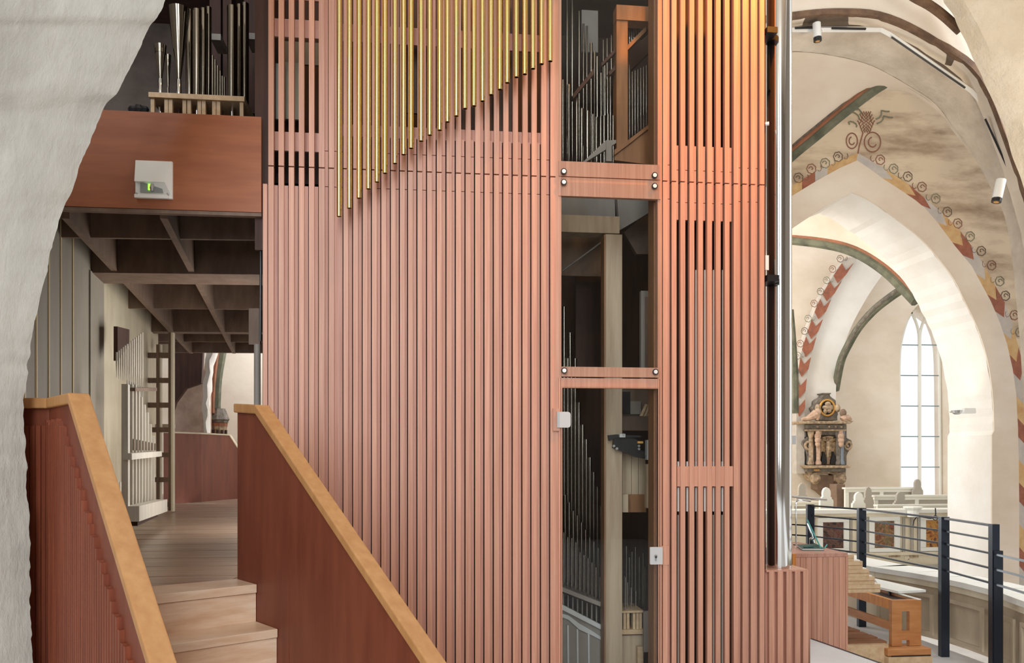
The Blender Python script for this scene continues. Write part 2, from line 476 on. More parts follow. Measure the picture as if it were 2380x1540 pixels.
# wall panels with cream battens along the passage's outer side
W0 = AB(-2.908, 5.0)
wl = thing('wall_passage', 'taupe panelled wall with thin cream battens along the passage', 'wall', (W0.x, W0.y, ZP)); struct(wl)
SIDE = Vector((-PD.y, PD.x, 0))                                   # towards the outside
def wallbox(s0, s1, d0, d1, z0, z1):
    q = [W0 + PD * s0 + SIDE * d0, W0 + PD * s1 + SIDE * d0, W0 + PD * s1 + SIDE * d1, W0 + PD * s0 + SIDE * d1]
    return MB().prism([Vector((p.x, p.y, z0)) for p in q], (0, 0, z1 - z0))
wallbox(-1.3, 1.62, .0, .08, 0, 3.3).build('wall_panel', M['passagewall'], wl)
for px in (56, 83, 112, 140, 168):
    u = (px - CX) / F
    s = (u * 5.0 + 2.908) / (-.264 - u * .9645)
    wallbox(s - .009, s + .009, -.008, .0, .9, 3.3).build('batten', M['batten'], wl)
wallbox(1.36, 1.84, -.012, .22, .9, 3.02).build('pillar', M['passagewall'], wl)
wallbox(1.84, 5.2, .05, .2, .9, 3.3).build('wall_panel', M['cream'], wl)

# ceiling with joists and cross beams
ZC = 3.03
ce = thing('ceiling', 'dark coffered beam ceiling of the passage', 'ceiling', AB(-2.5, 7, ZC)); struct(ce)
MB().prism([AB(-3.6, 4.9, 3.30), AB(-.55, 5.25, 3.30), AB(-1.2, 12.2, 3.30), AB(-6.0, 11.7, 3.30)], (0, 0, .06)).build('panel', M['casedark'], ce)
for k, a0 in enumerate((-3.22, -2.62, -2.02)):
    p0 = AB(a0, 6.8); q = []
    for s0 in (-1.88, 4.8):
        q.append(p0 + PD * s0)
    t = SIDE * .022
    MB().prism([Vector((v.x, v.y, ZC)) for v in (q[0] + t, q[1] + t, q[1] - t, q[0] - t)], (0, 0, .27)).build('joist', M['beamwood'], ce)
XD = RGT * .9645 + FWD * .264
XD = RGT * .9938 + FWD * .05
for b0, wd, dp in ((5.56, .03, .24), (6.42, .40, .27), (8.18, .03, .24), (9.55, .16, .26), (10.5, .03, .24), (11.42, .05, .26)):
    c0 = AB(-2.0 - .264 * (b0 - 4.9), b0, ZC + (.27 - dp)); hw = 1.62
    if b0 > 6.3 and b0 < 6.5: c0.z = ZC - .015
    f = FWD * wd
    l = c0 - XD * 1.25; r = c0 + XD * 1.05
    MB().prism([l, r, r + f, l + f], (0, 0, 3.30 - c0.z)).build('beam', M['beamwood'], ce)

# wall space above the loft front and an added slab that keeps sky light out
struct(MB().box(-5.0, 2.3, 7.9, 8.05, 3.4, 6.4).build('wall_loft', M['greyplaster']), 'grey plaster wall behind the loft pipes', 'wall')
struct(MB().box(-5.0, 2.3, 5.05, 8.05, 5.6, 5.7).build('ceiling', M['casedark']), 'dark slab over the organ, added to keep sky light out', 'ceiling')  # slab added to block sky light from above

# end of the passage: rough whitewashed arch, painted rib on a corbel, cream wall
E = thing('wall_passage_end', 'plaster wall with a whitewashed arch edge at the end of the passage', 'wall', (-3.6, 14.5, 0)); struct(E)
MB().box(-7.5, -.6, 15.0, 15.2, -.2, 6).build('wall_face', M['plaster'], E)
pts = smooth_line([(380, 1090), (395, 960), (410, 925), (432, 898), (466, 886), (478, 830), (486, 780)], 30)
poly = [atY(px, py, 13.4) for px, py in pts] + [atY(498, 780, 13.4), atY(482, 880, 13.4), atY(482, 1010, 13.4), atY(482, 1120, 13.4), atY(380, 1120, 13.4)]
MB().prism(poly, (0, .5, 0)).build('pier', M['pinkplaster'], E)
ws = smooth_line([(468, 1110), (474, 1000), (470, 930), (474, 880), (480, 830), (488, 780)], 24)
ws2 = smooth_line([(496, 1110), (488, 1000), (490, 930), (494, 880), (502, 830), (514, 780)], 24)
rws = []
for (a0, a1) in zip(ws, ws2):
    r_ = []
    for j in range(5):
        px = a0[0] + (a1[0] - a0[0]) * j / 4; p = atY(px, a0[1], 13.3 - .12 * math.sin(math.pi * j / 4)); p += Vector((1, 0, 0)) * noise.noise(p * 7) * .04; r_.append(p)
    rws.append(r_)
MB().grid(rws).build('arch_edge', M['plaster_white'], E, smooth=True, fix=True)
MB().prism([atY(400, 780, 12.9), atY(473, 780, 12.9), atY(468, 890, 12.9), atY(432, 902, 12.9), atY(408, 935, 12.9), atY(400, 960, 12.9)], (0, .1, 0)).build('dark_board', M['casedark'], E)
MB().tube([atY(px, py, 13.8) for px, py in smooth_line([(520, 780), (512, 830), (504, 880), (501, 930), (501, 968)], 14)], .085, 8).build('rib', M['rib_green'], E, smooth=True)
MB().tube([atY(px, py, 13.68) for px, py in smooth_line([(511, 780), (503, 830), (497, 880), (494, 930), (494, 960)], 14)], .035, 6).build('rib', M['rib_red'], E, smooth=True)
c_ = atY(509, 1006, 13.8)
MB().rev((c_.x, c_.y, c_.z), [(.15, .17), (.15, .20), (.17, .22), (.10, .40)], 8).build('corbel_top', M['stone_grey'], E)
MB().rev((c_.x, c_.y, c_.z), [(.135, .11), (.14, .165)], 10).build('corbel_band', M['rib_red'], E)
MB().rev((c_.x, c_.y, c_.z), [(.06, -.45), (.10, -.2), (.12, .0), (.13, .11)], 10).build('corbel', M['stone_tan'], E)
for k in range(5):
    a_ = -2.6 + k * .55; MB().tube([c_ + Vector((.13 * math.cos(a_), .13 * math.sin(a_), -.12)), c_ + Vector((.135 * math.cos(a_), .135 * math.sin(a_), .05))], .02, 6).build('corbel_arcade', M['casedark'], E)

# =========== nave side: arches, vault, window wall
# arcade wall with the painted pointed arch
YA = 11.0
right_in = [(1979, 449), (2010, 461), (2057, 492), (2111, 532), (2148, 565), (2172, 593), (2212, 645), (2236, 692), (2260, 740), (2277, 782), (2290, 826), (2300, 876), (2306, 933), (2308, 1000), (2303, 1010), (2303, 1420)]
left_in = [(1950, 461), (1895, 494), (1838, 533)]
ax = XF(1979, YA)
inner = [atY(px, py, YA) for px, py in smooth_line(right_in[:14], 40)] + [atY(px, py, YA) for px, py in right_in[14:]]
leftp = [atY(px, py, YA) for px, py in left_in] + [Vector((2 * ax - p.x, YA, p.z)) for p in inner[14:]]
poly = [Vector((p.x, YA, p.z)) for p in reversed(leftp)] + inner
zb = inner[-1].z; poly[0].z = zb
# roughen the arris a little
for i in range(2, len(poly) - 3): poly[i] = poly[i] + Vector((noise.noise(poly[i] * 9) * .02, 0, noise.noise(poly[i] * 8) * .02))
outer = [Vector((13, YA, zb)), Vector((13, YA, 9)), Vector((2.6, YA, 9)), Vector((2.6, YA, zb))]
WA = thing('wall_arcade', 'plaster wall with a painted pointed arch on the nave side', 'wall', (6, YA, zb)); struct(WA)
mb = MB().prism(poly + outer, (0, .98, 0)); mb.build('wall_body', M['plaster_white'], WA)
# smooth grey-white facing round the opening, inside the painted band
band_out = [(1834, 436), (1895, 398), (1949, 375), (1993, 356), (2020, 375), (2054, 392), (2098, 419), (2131, 446), (2162, 473), (2200, 505), (2236, 544), (2280, 605), (2297, 639), (2334, 703), (2351, 750), (2368, 815), (2382, 870), (2394, 940), (2402, 1020), (2406, 1120), (2408, 1240), (2408, 1400)]
band_in = [(1834, 459), (1895, 422), (1949, 392), (1990, 374), (2017, 392), (2054, 419), (2084, 438), (2125, 466), (2148, 485), (2178, 520), (2216, 571), (2256, 619), (2300, 700), (2322, 752), (2338, 800), (2351, 858), (2359, 916), (2363, 990), (2365, 1070), (2366, 1170), (2366, 1280), (2366, 1400)]
fpoly = [atY(px, py, YA - .001) for px, py in band_in] + [Vector((p.x, YA - .001, p.z)) for p in reversed(inner)] + [Vector((p.x, YA - .001, p.z)) for p in leftp[:3]]
MB().prism(fpoly, (0, -.025, 0)).build('arch_facing', M['plaster'], WA)
# painted chevrons on the band
def chevrons(bo, bi, Y, parent, n0, cols, off, lead):
    n = len(n0) - 1
    O = [atY(px, py, Y) for px, py in bo]; I = [atY(px, py, Y) for px, py in bi]
    for k in range(n):
        a, b_ = n0[k], n0[k + 1]
        A = lambda L, t: L[max(0, min(len(L) - 1, int(round(t))))]
        o0, o1, i0, i1 = A(O, a), A(O, b_), A(I, a), A(I, b_)
        l0 = lead if k else 0; m0 = (A(O, a + l0) + A(I, a + l0)) / 2; m1 = (A(O, b_ + lead) + A(I, b_ + lead)) / 2
        MB().prism([o0, m0, i0, i1, m1, o1], off).build('chevron', M[cols[k % len(cols)]], parent)
ft = [atY(px, py, YA - .001) for px, py in band_out]; ft[-1].z = zb
MB().prism(ft + [Vector((12.9, YA - .001, zb)), Vector((12.9, YA - .001, 8.9)), Vector((ft[0].x - .6, YA - .001, 8.9)), Vector((ft[0].x - .6, YA - .001, ft[0].z))], (0, -.008, 0)).build('wall_face', M['marbled'], WA)
bo = smooth_line(band_out[3:], 400); bi = smooth_line(band_in[3:], 400)
brk = [0]; random.seed(3)
seq = [24, 22, 16, 18, 20, 14, 18, 18, 15, 18, 18, 15, 18, 18, 15, 18, 18, 15, 18, 18, 15, 18, 20]
for s in seq:
    if brk[-1] + s < 398: brk.append(brk[-1] + s)
chevrons(bo, bi, YA - .002, WA, brk, ['paint_grey', 'paint_ochre', 'paint_rust'], (0, -.012, 0), 9)
bo2 = resample(list(reversed(band_out[:4])), 100); bi2 = resample(list(reversed(band_in[:4])), 100)
chevrons(bo2, bi2, YA - .002, WA, [0, 20, 42, 60, 80, 99], ['paint_ochre', 'paint_ochre', 'paint_grey', 'paint_rust', 'paint_ochre'], (0, -.012, 0), 0)


def scroll(px, py, size, Y, parent, m, flip=1):
    c = atY(px, py, Y); s = size / F * Y
    mb = MB(); ring = []
    for k in range(24):
        t = 2 * math.pi * k / 24; r = s * .5 * (1 + .16 * abs(math.sin(3.5 * t)))
        ring.append(c + Vector((math.cos(t) * r, 0, math.sin(t) * r)))
    mb.tube(ring, s * .055, 4, closed=True)
    sp = []
    for k in range(12):
        t = k / 11 * 4.6; r = s * .33 * (1 - k / 14)
        sp.append(c + Vector((flip * math.cos(t) * r, 0, math.sin(t) * r)))
    mb.tube(sp, s * .05, 4)
    tl = []
    for k in range(10):
        t = 2.2 + k / 9 * 3.4; r = s * .36
        tl.append(c + Vector((-flip * (s * .95) + flip * math.cos(t) * r * .7, 0, s * .12 + math.sin(t) * r)))
    mb.tube(tl, s * .045, 4)
    return mb.build('painted_scroll', M[m], parent)


sc_ = ['paint_scroll', 'paint_scroll_red', 'paint_scroll_green']
for i, (px, py) in enumerate([(1856, 413), (1886, 392), (1918, 379), (1948, 364), (2046, 371), (2077, 392), (2110, 410), (2143, 434), (2175, 461), (2202, 492), (2226, 519), (2255, 549), (2281, 583), (2305, 616), (2324, 653), (2337, 687), (2358, 732), (2371, 772)]):
    scroll(px, py, 21, YA - .012, WA, sc_[i % 3], -1 if px < 1990 else 1)
# painted finial above the arch point: stem, two loops, flower head and leaves
mb = MB(); Yf = YA - .012
for cx, cy, rx, ry in ((1980, 327, 13, 18), (2028, 330, 19, 23)):
    mb.tube([atY(cx + rx * math.cos(t), cy + ry * math.sin(t), Yf) for t in [2 * math.pi * k / 20 for k in range(20)]], .009, 4, closed=True)
    mb.tube([atY(cx + rx * .5 * math.cos(t), cy + ry * .5 * math.sin(t), Yf) for t in [.5 + 4 * k / 9 for k in range(10)]], .009, 4)
mb.tube([atY(px, py, Yf) for px, py in ((1994, 357), (1997, 340), (2002, 322), (2006, 308))], .010, 4)
mb.build('painted_scroll', M['paint_scroll_red'], WA)
mb = MB()
for k in range(7):
    y = 262 + k * 7; hw = 20 - abs(k - 3) * 3
    mb.tube([atY(2013 - hw + 2 * hw * j / 8, y + (4 if j % 2 else -3), Yf) for j in range(9)], .008, 4)
mb.build('painted_flower', M['paint_scroll_red'], WA)
mb = MB()
for x0, y0, dx, dy in ((1996, 272, -24, -14), (1990, 290, -18, -6), (2036, 272, 28, -18), (2038, 282, 34, -14), (1998, 262, -8, -12)):
    mb.tube([atY(x0 + dx * t + 5 * math.sin(t * 7), y0 + dy * t + 5 * math.cos(t * 6), Yf) for t in [k / 7 for k in range(8)]], .011, 4)
mb.build('painted_leaves', M['paint_scroll_green'], WA)

# near transverse arch with two soffit bands
near = [(1700, 60), (1832, 42), (1900, 34), (1960, 32), (2030, 36), (2090, 54), (2150, 84), (2210, 122), (2262, 160), (2300, 218), (2334, 304), (2380, 439), (2420, 600), (2440, 800), (2450, 1000)]
midl = [(1700, 68), (1832, 68), (1910, 67), (1980, 67), (2046, 68), (2068, 80), (2130, 122), (2200, 170), (2258, 212), (2282, 240), (2312, 310), (2352, 415), (2385, 510), (2415, 760), (2430, 1000)]
far = [(1700, 112), (1832, 106), (1880, 104), (1950, 112), (2030, 130), (2080, 152), (2145, 190), (2199, 226), (2240, 280), (2287, 338), (2317, 384), (2338, 425), (2378, 520), (2405, 760), (2420, 1000)]
N_ = 60
def polyN(l): return smooth_line(l, N_)
def keyed(l):                                # same parameter per key point so the three rows line up
    out = []
    P = smooth_line(l, len(l) * 10)
    return resample(P, N_)
nr, md, fr = keyed(near), keyed(midl), keyed(far)
WV = thing('wall_vault_arch', 'grey plaster arch carrying the track lights', 'wall', (5, 8, 3)); struct(WV)
r0 = [atY(px, py, 8.0) for px, py in nr]; r1 = [atY(px, py, 8.28) for px, py in md]; r2 = [atY(px, py, 8.55) for px, py in fr]
def mid(a, b, t): return [p.lerp(q, t) for p, q in zip(a, b)]
def rough(l, k, s=6): return [p + Vector((noise.noise(p * s), 0, noise.noise(p * s + Vector((7, 1, 3))))) * k for p in l]
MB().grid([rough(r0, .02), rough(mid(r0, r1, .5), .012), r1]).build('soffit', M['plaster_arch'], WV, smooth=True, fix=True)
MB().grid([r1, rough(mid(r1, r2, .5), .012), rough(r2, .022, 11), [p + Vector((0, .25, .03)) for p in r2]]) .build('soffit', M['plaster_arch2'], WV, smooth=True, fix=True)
top = [Vector((r0[0].x, 8.0, 9)), Vector((r0[-1].x + 3, 8.0, 9)), Vector((r0[-1].x + 3, 8.0, r0[-1].z))]
MB().prism(list(reversed(rough(r0, .02))) + [top[0], top[1], top[2]], (0, .2, 0)).build('wall_face', M['plaster'], WV)
MB().box(r0[-1].x - .02, r0[-1].x + 3, 8.0, 8.18, -1, r0[-1].z).build('wall_face', M['plaster'], WV)
# brown painted stripe along the arch edge
so = [(px + (6 if px > 2200 else 0), py - 13) for px, py in nr]
MB().grid([[atY(px, py, 7.985) for px, py in so], [atY(px, py, 7.97) for px, py in nr], [p + Vector((0, .06, 0)) for p in r0]]).build('stripe', M['paint_brown'], WV, smooth=True, fix=True)
MB().tube([atY(px, py, 7.7) for px, py in smooth_line([(2050, -60), (2120, -10), (2160, 12), (2195, 38), (2232, 72)], 20)], .045, 8).build('rib', M['paint_brown'], WV, smooth=True)

# bright rough plaster in front, at the upper right corner
pe = smooth_line([(2180, -60), (2192, 0), (2210, 30), (2229, 67), (2248, 105), (2267, 149), (2300, 216), (2318, 260), (2334, 304), (2356, 370), (2382, 441), (2410, 540), (2440, 700)], 60)
rows = []
for (ex, ey) in pe:
    row = []
    for j in range(-1, 10):
        if j < 0: p = atY(ex + 6, ey, 7.9)
        else:
            s = j / 9; p = atY(ex + 420 * s, ey - 30 * s, 7.25 - .75 * s ** .6)
            q = noise.noise(p * 2.2) * .05 + noise.noise(p * 7) * .02
            p += Vector((-.4, -1, 0)) * q * min(1, s * 4 + .2)
            if j == 0: p += Vector((noise.noise(p * 6) * .02, 0, 0))
        row.append(p)
    rows.append(row)
struct(MB().grid(rows).build('wall_right', M['plaster_warm'], smooth=True, fix=True), 'bright rough plaster wall at the upper right', 'wall')

# vault web between near arch and the diagonal painted rib
ribc = smooth_line([(1640, 560), (1740, 448), (1834, 358), (1895, 307), (1963, 250), (2030, 199), (2064, 179), (2100, 160), (2150, 140)], 40)
Rb = [atY(px, py, 10.9 - 2.2 * i / 39) for i, (px, py) in enumerate(ribc)]
fa = [p for p in r2[:26]]
FA = [r2[0].lerp(r2[25], 0)] ; idx = [i * 30 / 39 for i in range(40)]
FA = []
for t in idx:
    i = int(t); f = t - i; FA.append(r2[i].lerp(r2[i + 1], f) + Vector((0, .2, .02)))
rows = []
for j in range(9):
    t = j / 8
    rows.append([a.lerp(c, t) + Vector((0, 0, .35 * math.sin(math.pi * t) * (1 - i / 39))) for i, (a, c) in enumerate(zip(Rb, FA))])
WC = thing('ceiling', 'cream vault cell with a painted diagonal rib', 'ceiling', (4.5, 9.5, 4)); struct(WC)
MB().grid(rows).build('vault_web', M['plaster'], WC, smooth=True, fix=True)
MB().tube([p + Vector((0, -.02, -.06)) for p in Rb], .062, 8).build('rib', M['rib_green'], WC, smooth=True)
MB().tube([p + Vector((0, -.06, .0)) for p in Rb], .04, 8).build('rib_edge', M['rib_red'], WC, smooth=True)
MB().tube([p + Vector((0, -.05, .055)) for p in Rb], .028, 8).build('rib_edge', M['stone_grey'], WC, smooth=True)

# ---- aisle beyond the pointed arch: window wall, second arch with chevrons, ribs, web
YB = 17.0
WB = thing('wall_back', 'cream plaster wall with the tall pointed window', 'wall', (8, YB, -1)); struct(WB)
win_r = [(2136, 706), (2150, 722), (2164, 745), (2175, 775), (2181, 805), (2183, 840), (2184, 900), (2186, 1152)]
win_l = [(2136, 706), (2121, 722), (2108, 745), (2098, 778), (2092, 810), (2090, 850), (2090, 900), (2091, 1152)]
wr = [atY(px, py, YB) for px, py in win_r]; wlft = [atY(px, py, YB) for px, py in win_l]
# splayed reveal is a little wider to the right
base = -1.0
poly = [Vector((wlft[0].x, YB, 10)), Vector((2.8, YB, 10)), Vector((2.8, YB, base)), Vector((wlft[0].x, YB, base)), Vector((wlft[0].x, YB, wlft[-1].z))] + [Vector(p) for p in reversed(wlft)]
MB().prism(poly, (0, .5, 0)).build('wall_body', M['plaster'], WB)
poly = [Vector((wr[0].x, YB, 10)), Vector((14, YB, 10)), Vector((14, YB, base)), Vector((wr[0].x, YB, base)), Vector((wr[0].x, YB, wr[-1].z))] + [Vector((p.x + .20 * (i > 1), YB, p.z)) for i, p in reversed(list(enumerate(wr)))]
MB().prism(poly, (0, .5, 0)).build('wall_body', M['plaster'], WB)
# window
YW = 17.25
WN = thing('window_1', 'tall white pointed window with forked mullion in the aisle', 'window', tuple(atY(2138, 1152, YW))); struct(WN)
fo = smooth_line(win_l[::-1], 30) + smooth_line(win_r, 30)[1:]
MB().tube([atY(px, py, YW) for px, py in fo], .035, 6).build('window_frame', M['pewwhite'], WN)
MB().tube([atY(2137, py, YW) for py in (1152, 1000, 900, 800, 766)], .045, 6).build('mullion', M['pewwhite'], WN)
for sg in (-1, 1):
    MB().tube([atY(px, py, YW) for px, py in smooth_line([(2137, 790), (2137 + sg * 4, 762), (2137 + sg * 14, 735), (2137 + sg * 24, 722)], 10)], .035, 6).build('tracery', M['pewwhite'], WN)
bars = [728, 801, 872, 943, 1014, 1085, 1152]
for y in bars[1:6]:
    for x0, x1 in ((2091, 2134), (2140, 2184)):
        p0 = atY(x0, y, YW); p1 = atY(x1, y + .5, YW)
        MB().box(p0.x, p1.x, YW - .012, YW + .012, p0.z - .012, p0.z + .012).build('window_bar', M['lead'], WN)
for i in range(len(bars) - 1):
    for x0, x1 in ((2092, 2136), (2138, 2184)):
        if i == 0: x0 += 14 if x0 == 2092 else 0; x1 -= 12 if x1 == 2184 else 0
        p0 = atY(x0, bars[i], YW); p1 = atY(x1, bars[i + 1], YW)
        MB().box(p0.x, p1.x, YW + .02, YW + .026, p1.z, p0.z).build('pane', M['winglass'], WN)
# second arch on the left with chevrons and a light inner order
c_out = [(1851, 1100), (1851, 956), (1853, 882), (1861, 825), (1873, 781), (1887, 740), (1905, 696), (1925, 659), (1951, 619), (1966, 598)]
c_in = [(1870, 1100), (1870, 956), (1873, 889), (1883, 835), (1895, 788), (1910, 747), (1929, 700), (1954, 656), (1981, 615), (1994, 598)]
l_in = [(1944, 1100), (1943, 905), (1950, 850), (1958, 815), (1970, 780), (1985, 745), (2003, 712), (2022, 680), (2050, 640), (2075, 612)]
YC = 16.6
MB().prism([atY(px, py, YC) for px, py in smooth_line(c_in, 30)] + [atY(px, py, YC) for px, py in reversed(smooth_line(l_in, 30))], (0, .38, 0)).build('arch_order', M['plaster_white'], WB)
MB().prism([atY(px, py, YC - .1) for px, py in smooth_line(c_out, 30)] + [atY(px, py, YC - .1) for px, py in reversed(smooth_line(c_in, 30))], (0, .2, 0)).build('arch_band', M['paint_grey'], WB)
co = smooth_line(list(reversed(c_out)), 300); ci = smooth_line(list(reversed(c_in)), 300)
for k, (y0, y1) in enumerate([(612, 640), (654, 682), (696, 724), (742, 770), (783, 812), (830, 858), (880, 908), (928, 950)]):
    def at_y(L, y): return min(L, key=lambda p: abs(p[1] - y))
    o0, o1, i0, i1 = at_y(co, y0), at_y(co, y1), at_y(ci, y0), at_y(ci, y1)
    m0 = ((o0[0] + i0[0]) / 2 - 4, y0 + 17); m1 = ((o1[0] + i1[0]) / 2 - 4, y1 + 17)
    MB().prism([atY(p[0], p[1], YC - .1) for p in (o0, m0, i0, i1, m1, o1)], (0, -.02, 0)).build('chevron', M['paint_rust'], WB)
for i, (px, py) in enumerate([(1957, 601), (1939, 625), (1925, 651), (1911, 677), (1896, 705), (1882, 740), (1874, 769), (1864, 798), (1858, 826), (1853, 862)]):
    scroll(px - 4, py, 15, YC - .12, WB, sc_[i % 3], -1)
# painted ribs and the vault web over the aisle
WD = thing('ceiling', 'cream aisle vault with painted ribs', 'ceiling', (6, 14, 5)); struct(WD)
rp = smooth_line([(1700, 560), (1780, 552), (1836, 556), (1900, 563), (1960, 575), (2010, 596), (2060, 630), (2100, 668), (2130, 700)], 40)
R1 = [atY(px, py, 15.6 - 2.4 * i / 39) for i, (px, py) in enumerate(rp)]
MB().tube(R1, .10, 8).build('rib', M['rib_green'], WD, smooth=True)
MB().tube([p + Vector((0, -.08, .05)) for p in R1], .045, 8).build('rib_edge', M['rib_red'], WD, smooth=True)
R2 = [atY(px, py, 16.75 - 1.9 * i / 29) for i, (px, py) in enumerate(smooth_line([(1942, 905), (1946, 880), (1955, 838), (1970, 805), (1995, 762), (2030, 722), (2070, 690), (2112, 662)], 30))]
MB().tube(R2, .085, 8).build('rib', M['rib_green'], WD, smooth=True)
MB().tube([p + Vector((-.03, -.07, .03)) for p in R2], .04, 8).build('rib_edge', M['stone_grey'], WD, smooth=True)
rows = []
up = [atY(px, py - 260, 12.0) for px, py in rp]
for j in range(7): rows.append([a.lerp(c, j / 6) + Vector((0, 0, .3 * math.sin(math.pi * j / 6))) for a, c in zip(R1, up)])
MB().grid(rows).build('vault_web', M['plaster'], WD, smooth=True, fix=True)

# ================================================================== ORGAN CASE
YO = 5.0                                     # front plane of the slats
SD = .035                                    # slat depth
OC = thing('organ_case', 'tall salmon-stained organ case of vertical slats with a glazed bay', 'organ', (.6, 5.3, 0))
ZJ = ZF(385, YO, 625)                        # joint between upper and lower slats
ZT = 4.75
def fz(py, px=1190): return ZF(py, YO, px)
def slat(px0, px1, z0, z1, y0=YO, y1=YO + SD, m='slat', parent=OC, name='slat'):
    return MB().box(XF(px0, YO), XF(px1, YO), y0, y1, z0, z1).build(name, M[m], parent)
def back(px0, px1, z0, z1, parent=OC, m='backing', y0=YO + SD + .001, y1=YO + SD + .02, name='backing_board'):
    return MB().box(XF(px0, YO), XF(px1, YO), y0, y1, z0, z1).build(name, M[m], parent)
ZB1, ZB2 = fz(358, 1000), fz(440, 1000)      # the two backing joints
G = .004

# section A: open grille at the left
eA = [623.6, 647.3, 671.0, 694.5, 718.0, 741.0]
slat(611, 621, .0, fz(427, 620))
for i, e in enumerate(eA):
    wd = 12.4 if i < 5 else 13.5
    slat(e, e + wd, ZJ + G, ZT); slat(e, e + wd, 0, ZJ - G)
SY = YO + .013
def strip(px0, px1, z0, z1): return MB().box(XF(px0), XF(px1), SY, SY + .018, z0, z1).build('rebate_board', M['backing'], OC)
def dark(px0, px1, z0, z1): return MB().box(XF(px0), XF(px1), YO + .075, YO + .085, z0, z1).build('backing_board', M['gapshade'], OC)  # sheet toned near black as shade behind the board gaps
zA = fz(430, 680)
dark(608, 775, 0, zA)
strip(621, 621.8, 0, zA)
for i in range(5): strip(eA[i] + 12.4, eA[i + 1] - 2.2, 0, zA)
for y0, y1 in ((-40, -8), (38, 80), (302, 346)):
    back(636, 741, fz(y1, 690), fz(y0, 690), name='cross_rail')
dark(755, 1292, 0, ZB1)
# section B slats behind the brass tubes
eB = [x / 2.75 + 600 for x in (487, 545, 607, 668, 727, 787, 848, 906, 958, 1018, 1080, 1142, 1204, 1264, 1326, 1387, 1447, 1507, 1567, 1628, 1690, 1748, 1809, 1868)]
eB[0] = 764
lastw = 12.6
for i, e in enumerate(eB):
    wd = (31 if i < 12 else 33) / 2.75
    if i == 0: wd = 12.5
    slat(e, e + wd, ZJ + G, ZT); slat(e, e + wd, 0, ZJ - G)
for z0, z1 in ((0, ZB2 - G), (ZB2, ZB1 - G), (ZB1, ZT)): strip(754.5, 762, z0, z1)
# rebated strips between the slats, with openings in the upper part
ZO = fz(326, 1160)
for i, e in enumerate(eB):
    x0 = e + (31 if i < 12 else 33) / 2.75 + .02
    x1 = (eB[i + 1] if i < len(eB) - 1 else 1291.5) - 2.6
    if x1 - x0 < 1: continue
    strip(x0, x1, 0, ZB2 - G); strip(x0, x1, ZB2, ZB1 - G)
    c_ = (x0 + x1) / 2
    closed = 0 <= i <= 1 and i == 0 or 830 < c_ < 942 or 985 < c_ < 1062 or 1105 < c_ < 1130 or c_ > 1262
    strip(x0, x1, ZB1, ZT if closed else ZO)
dark(755, 1292, ZB1, ZO)
back(776, 1264, fz(292, 1000), ZO, name='cross_rail')
back(776, 1264, fz(100, 1000), fz(60, 1000), name='cross_rail')

# section D slats
eD = [1540.9, 1561.5, 1581.7, 1602.7, 1623.0, 1644.0, 1664.0, 1684.7, 1705.6, 1726.0, 1745.5, 1765.7]
for i, e in enumerate(eD):
    slat(e, e + 11.0, ZJ + G, ZT); slat(e, e + 11.0, 0, ZJ - G)
ZU, ZM = fz(339, 1640), fz(511, 1640)
for i, e in enumerate(eD):
    x0, x1 = e + 11.02, (eD[i + 1] if i < 11 else 1781) - 3.4
    if i == 11: continue
    if i < 1 or i > 7: strip(x0, x1, 0, ZB2 - G); strip(x0, x1, ZB2, ZB1 - G); strip(x0, x1, ZB1, ZT)
    else: strip(x0, x1, ZM, fz(470, 1640) - G); strip(x0, x1, fz(470, 1640), fz(395, 1640) - G); strip(x0, x1, fz(395, 1640), ZU)
dark(1536, 1572, 0, ZT); dark(1704, 1779, 0, ZT); dark(1572, 1704, ZM, ZU)
ZR0, ZR1 = fz(1130, 1640), fz(1083, 1640)
MB().box(XF(1575), XF(1705), YO + .006, YO + SD + .02, ZR0, ZR1).build('cross_rail', M['slat'], OC)
MB().box(XF(1571), XF(1574), YO + SD, YO + .2, .0, ZT).build('post', M['casedark'], OC)
MB().box(XF(1703), XF(1706), YO + SD, YO + .2, .0, ZT).build('post', M['casedark'], OC)
# warped-looking last slat of the grille and the black box beside the steel pipe
MB().box(XF(1778), XF(1798), 5.12, 5.4, fz(185, 1790), fz(72, 1790)).build('dark_box', M['nichedark'], OC)
MB().box(XF(1778), XF(1786), 5.04, 7.7, 0, ZT + .85).build('case_side', M['casedark'], OC)

# inner body of the case
MB().box(XF(607), XF(607) + .02, 5.04, 7.9, 0, 5.6).build('case_side', M['casedark'], OC)
MB().box(XF(607), XF(1786), 7.7, 7.75, 0, 5.6).build('case_back', M['casedark'], OC)
MB().box(XF(611), XF(1778), 5.06, 7.7, .001, .03).build('case_bottom', M['casedark'], OC)

# low plinth at the right foot of the case, carrying the steel pipe
PL = MB().box(XF(1783), XF(1879), YO + SD, 5.3, 0, fz(1328, 1830)).build('plinth', M['backing'], OC)
for e in (1788, 1808, 1828, 1848, 1867):
    MB().box(XF(e), XF(e + 12), YO, YO + SD, 0, fz(1325, 1830)).build('slat', M['slat'], PL)
MB().box(XF(1782), XF(1880), YO + .003, 5.3, fz(1328, 1830), fz(1324, 1830)).build('top_board', M['slat'], PL)

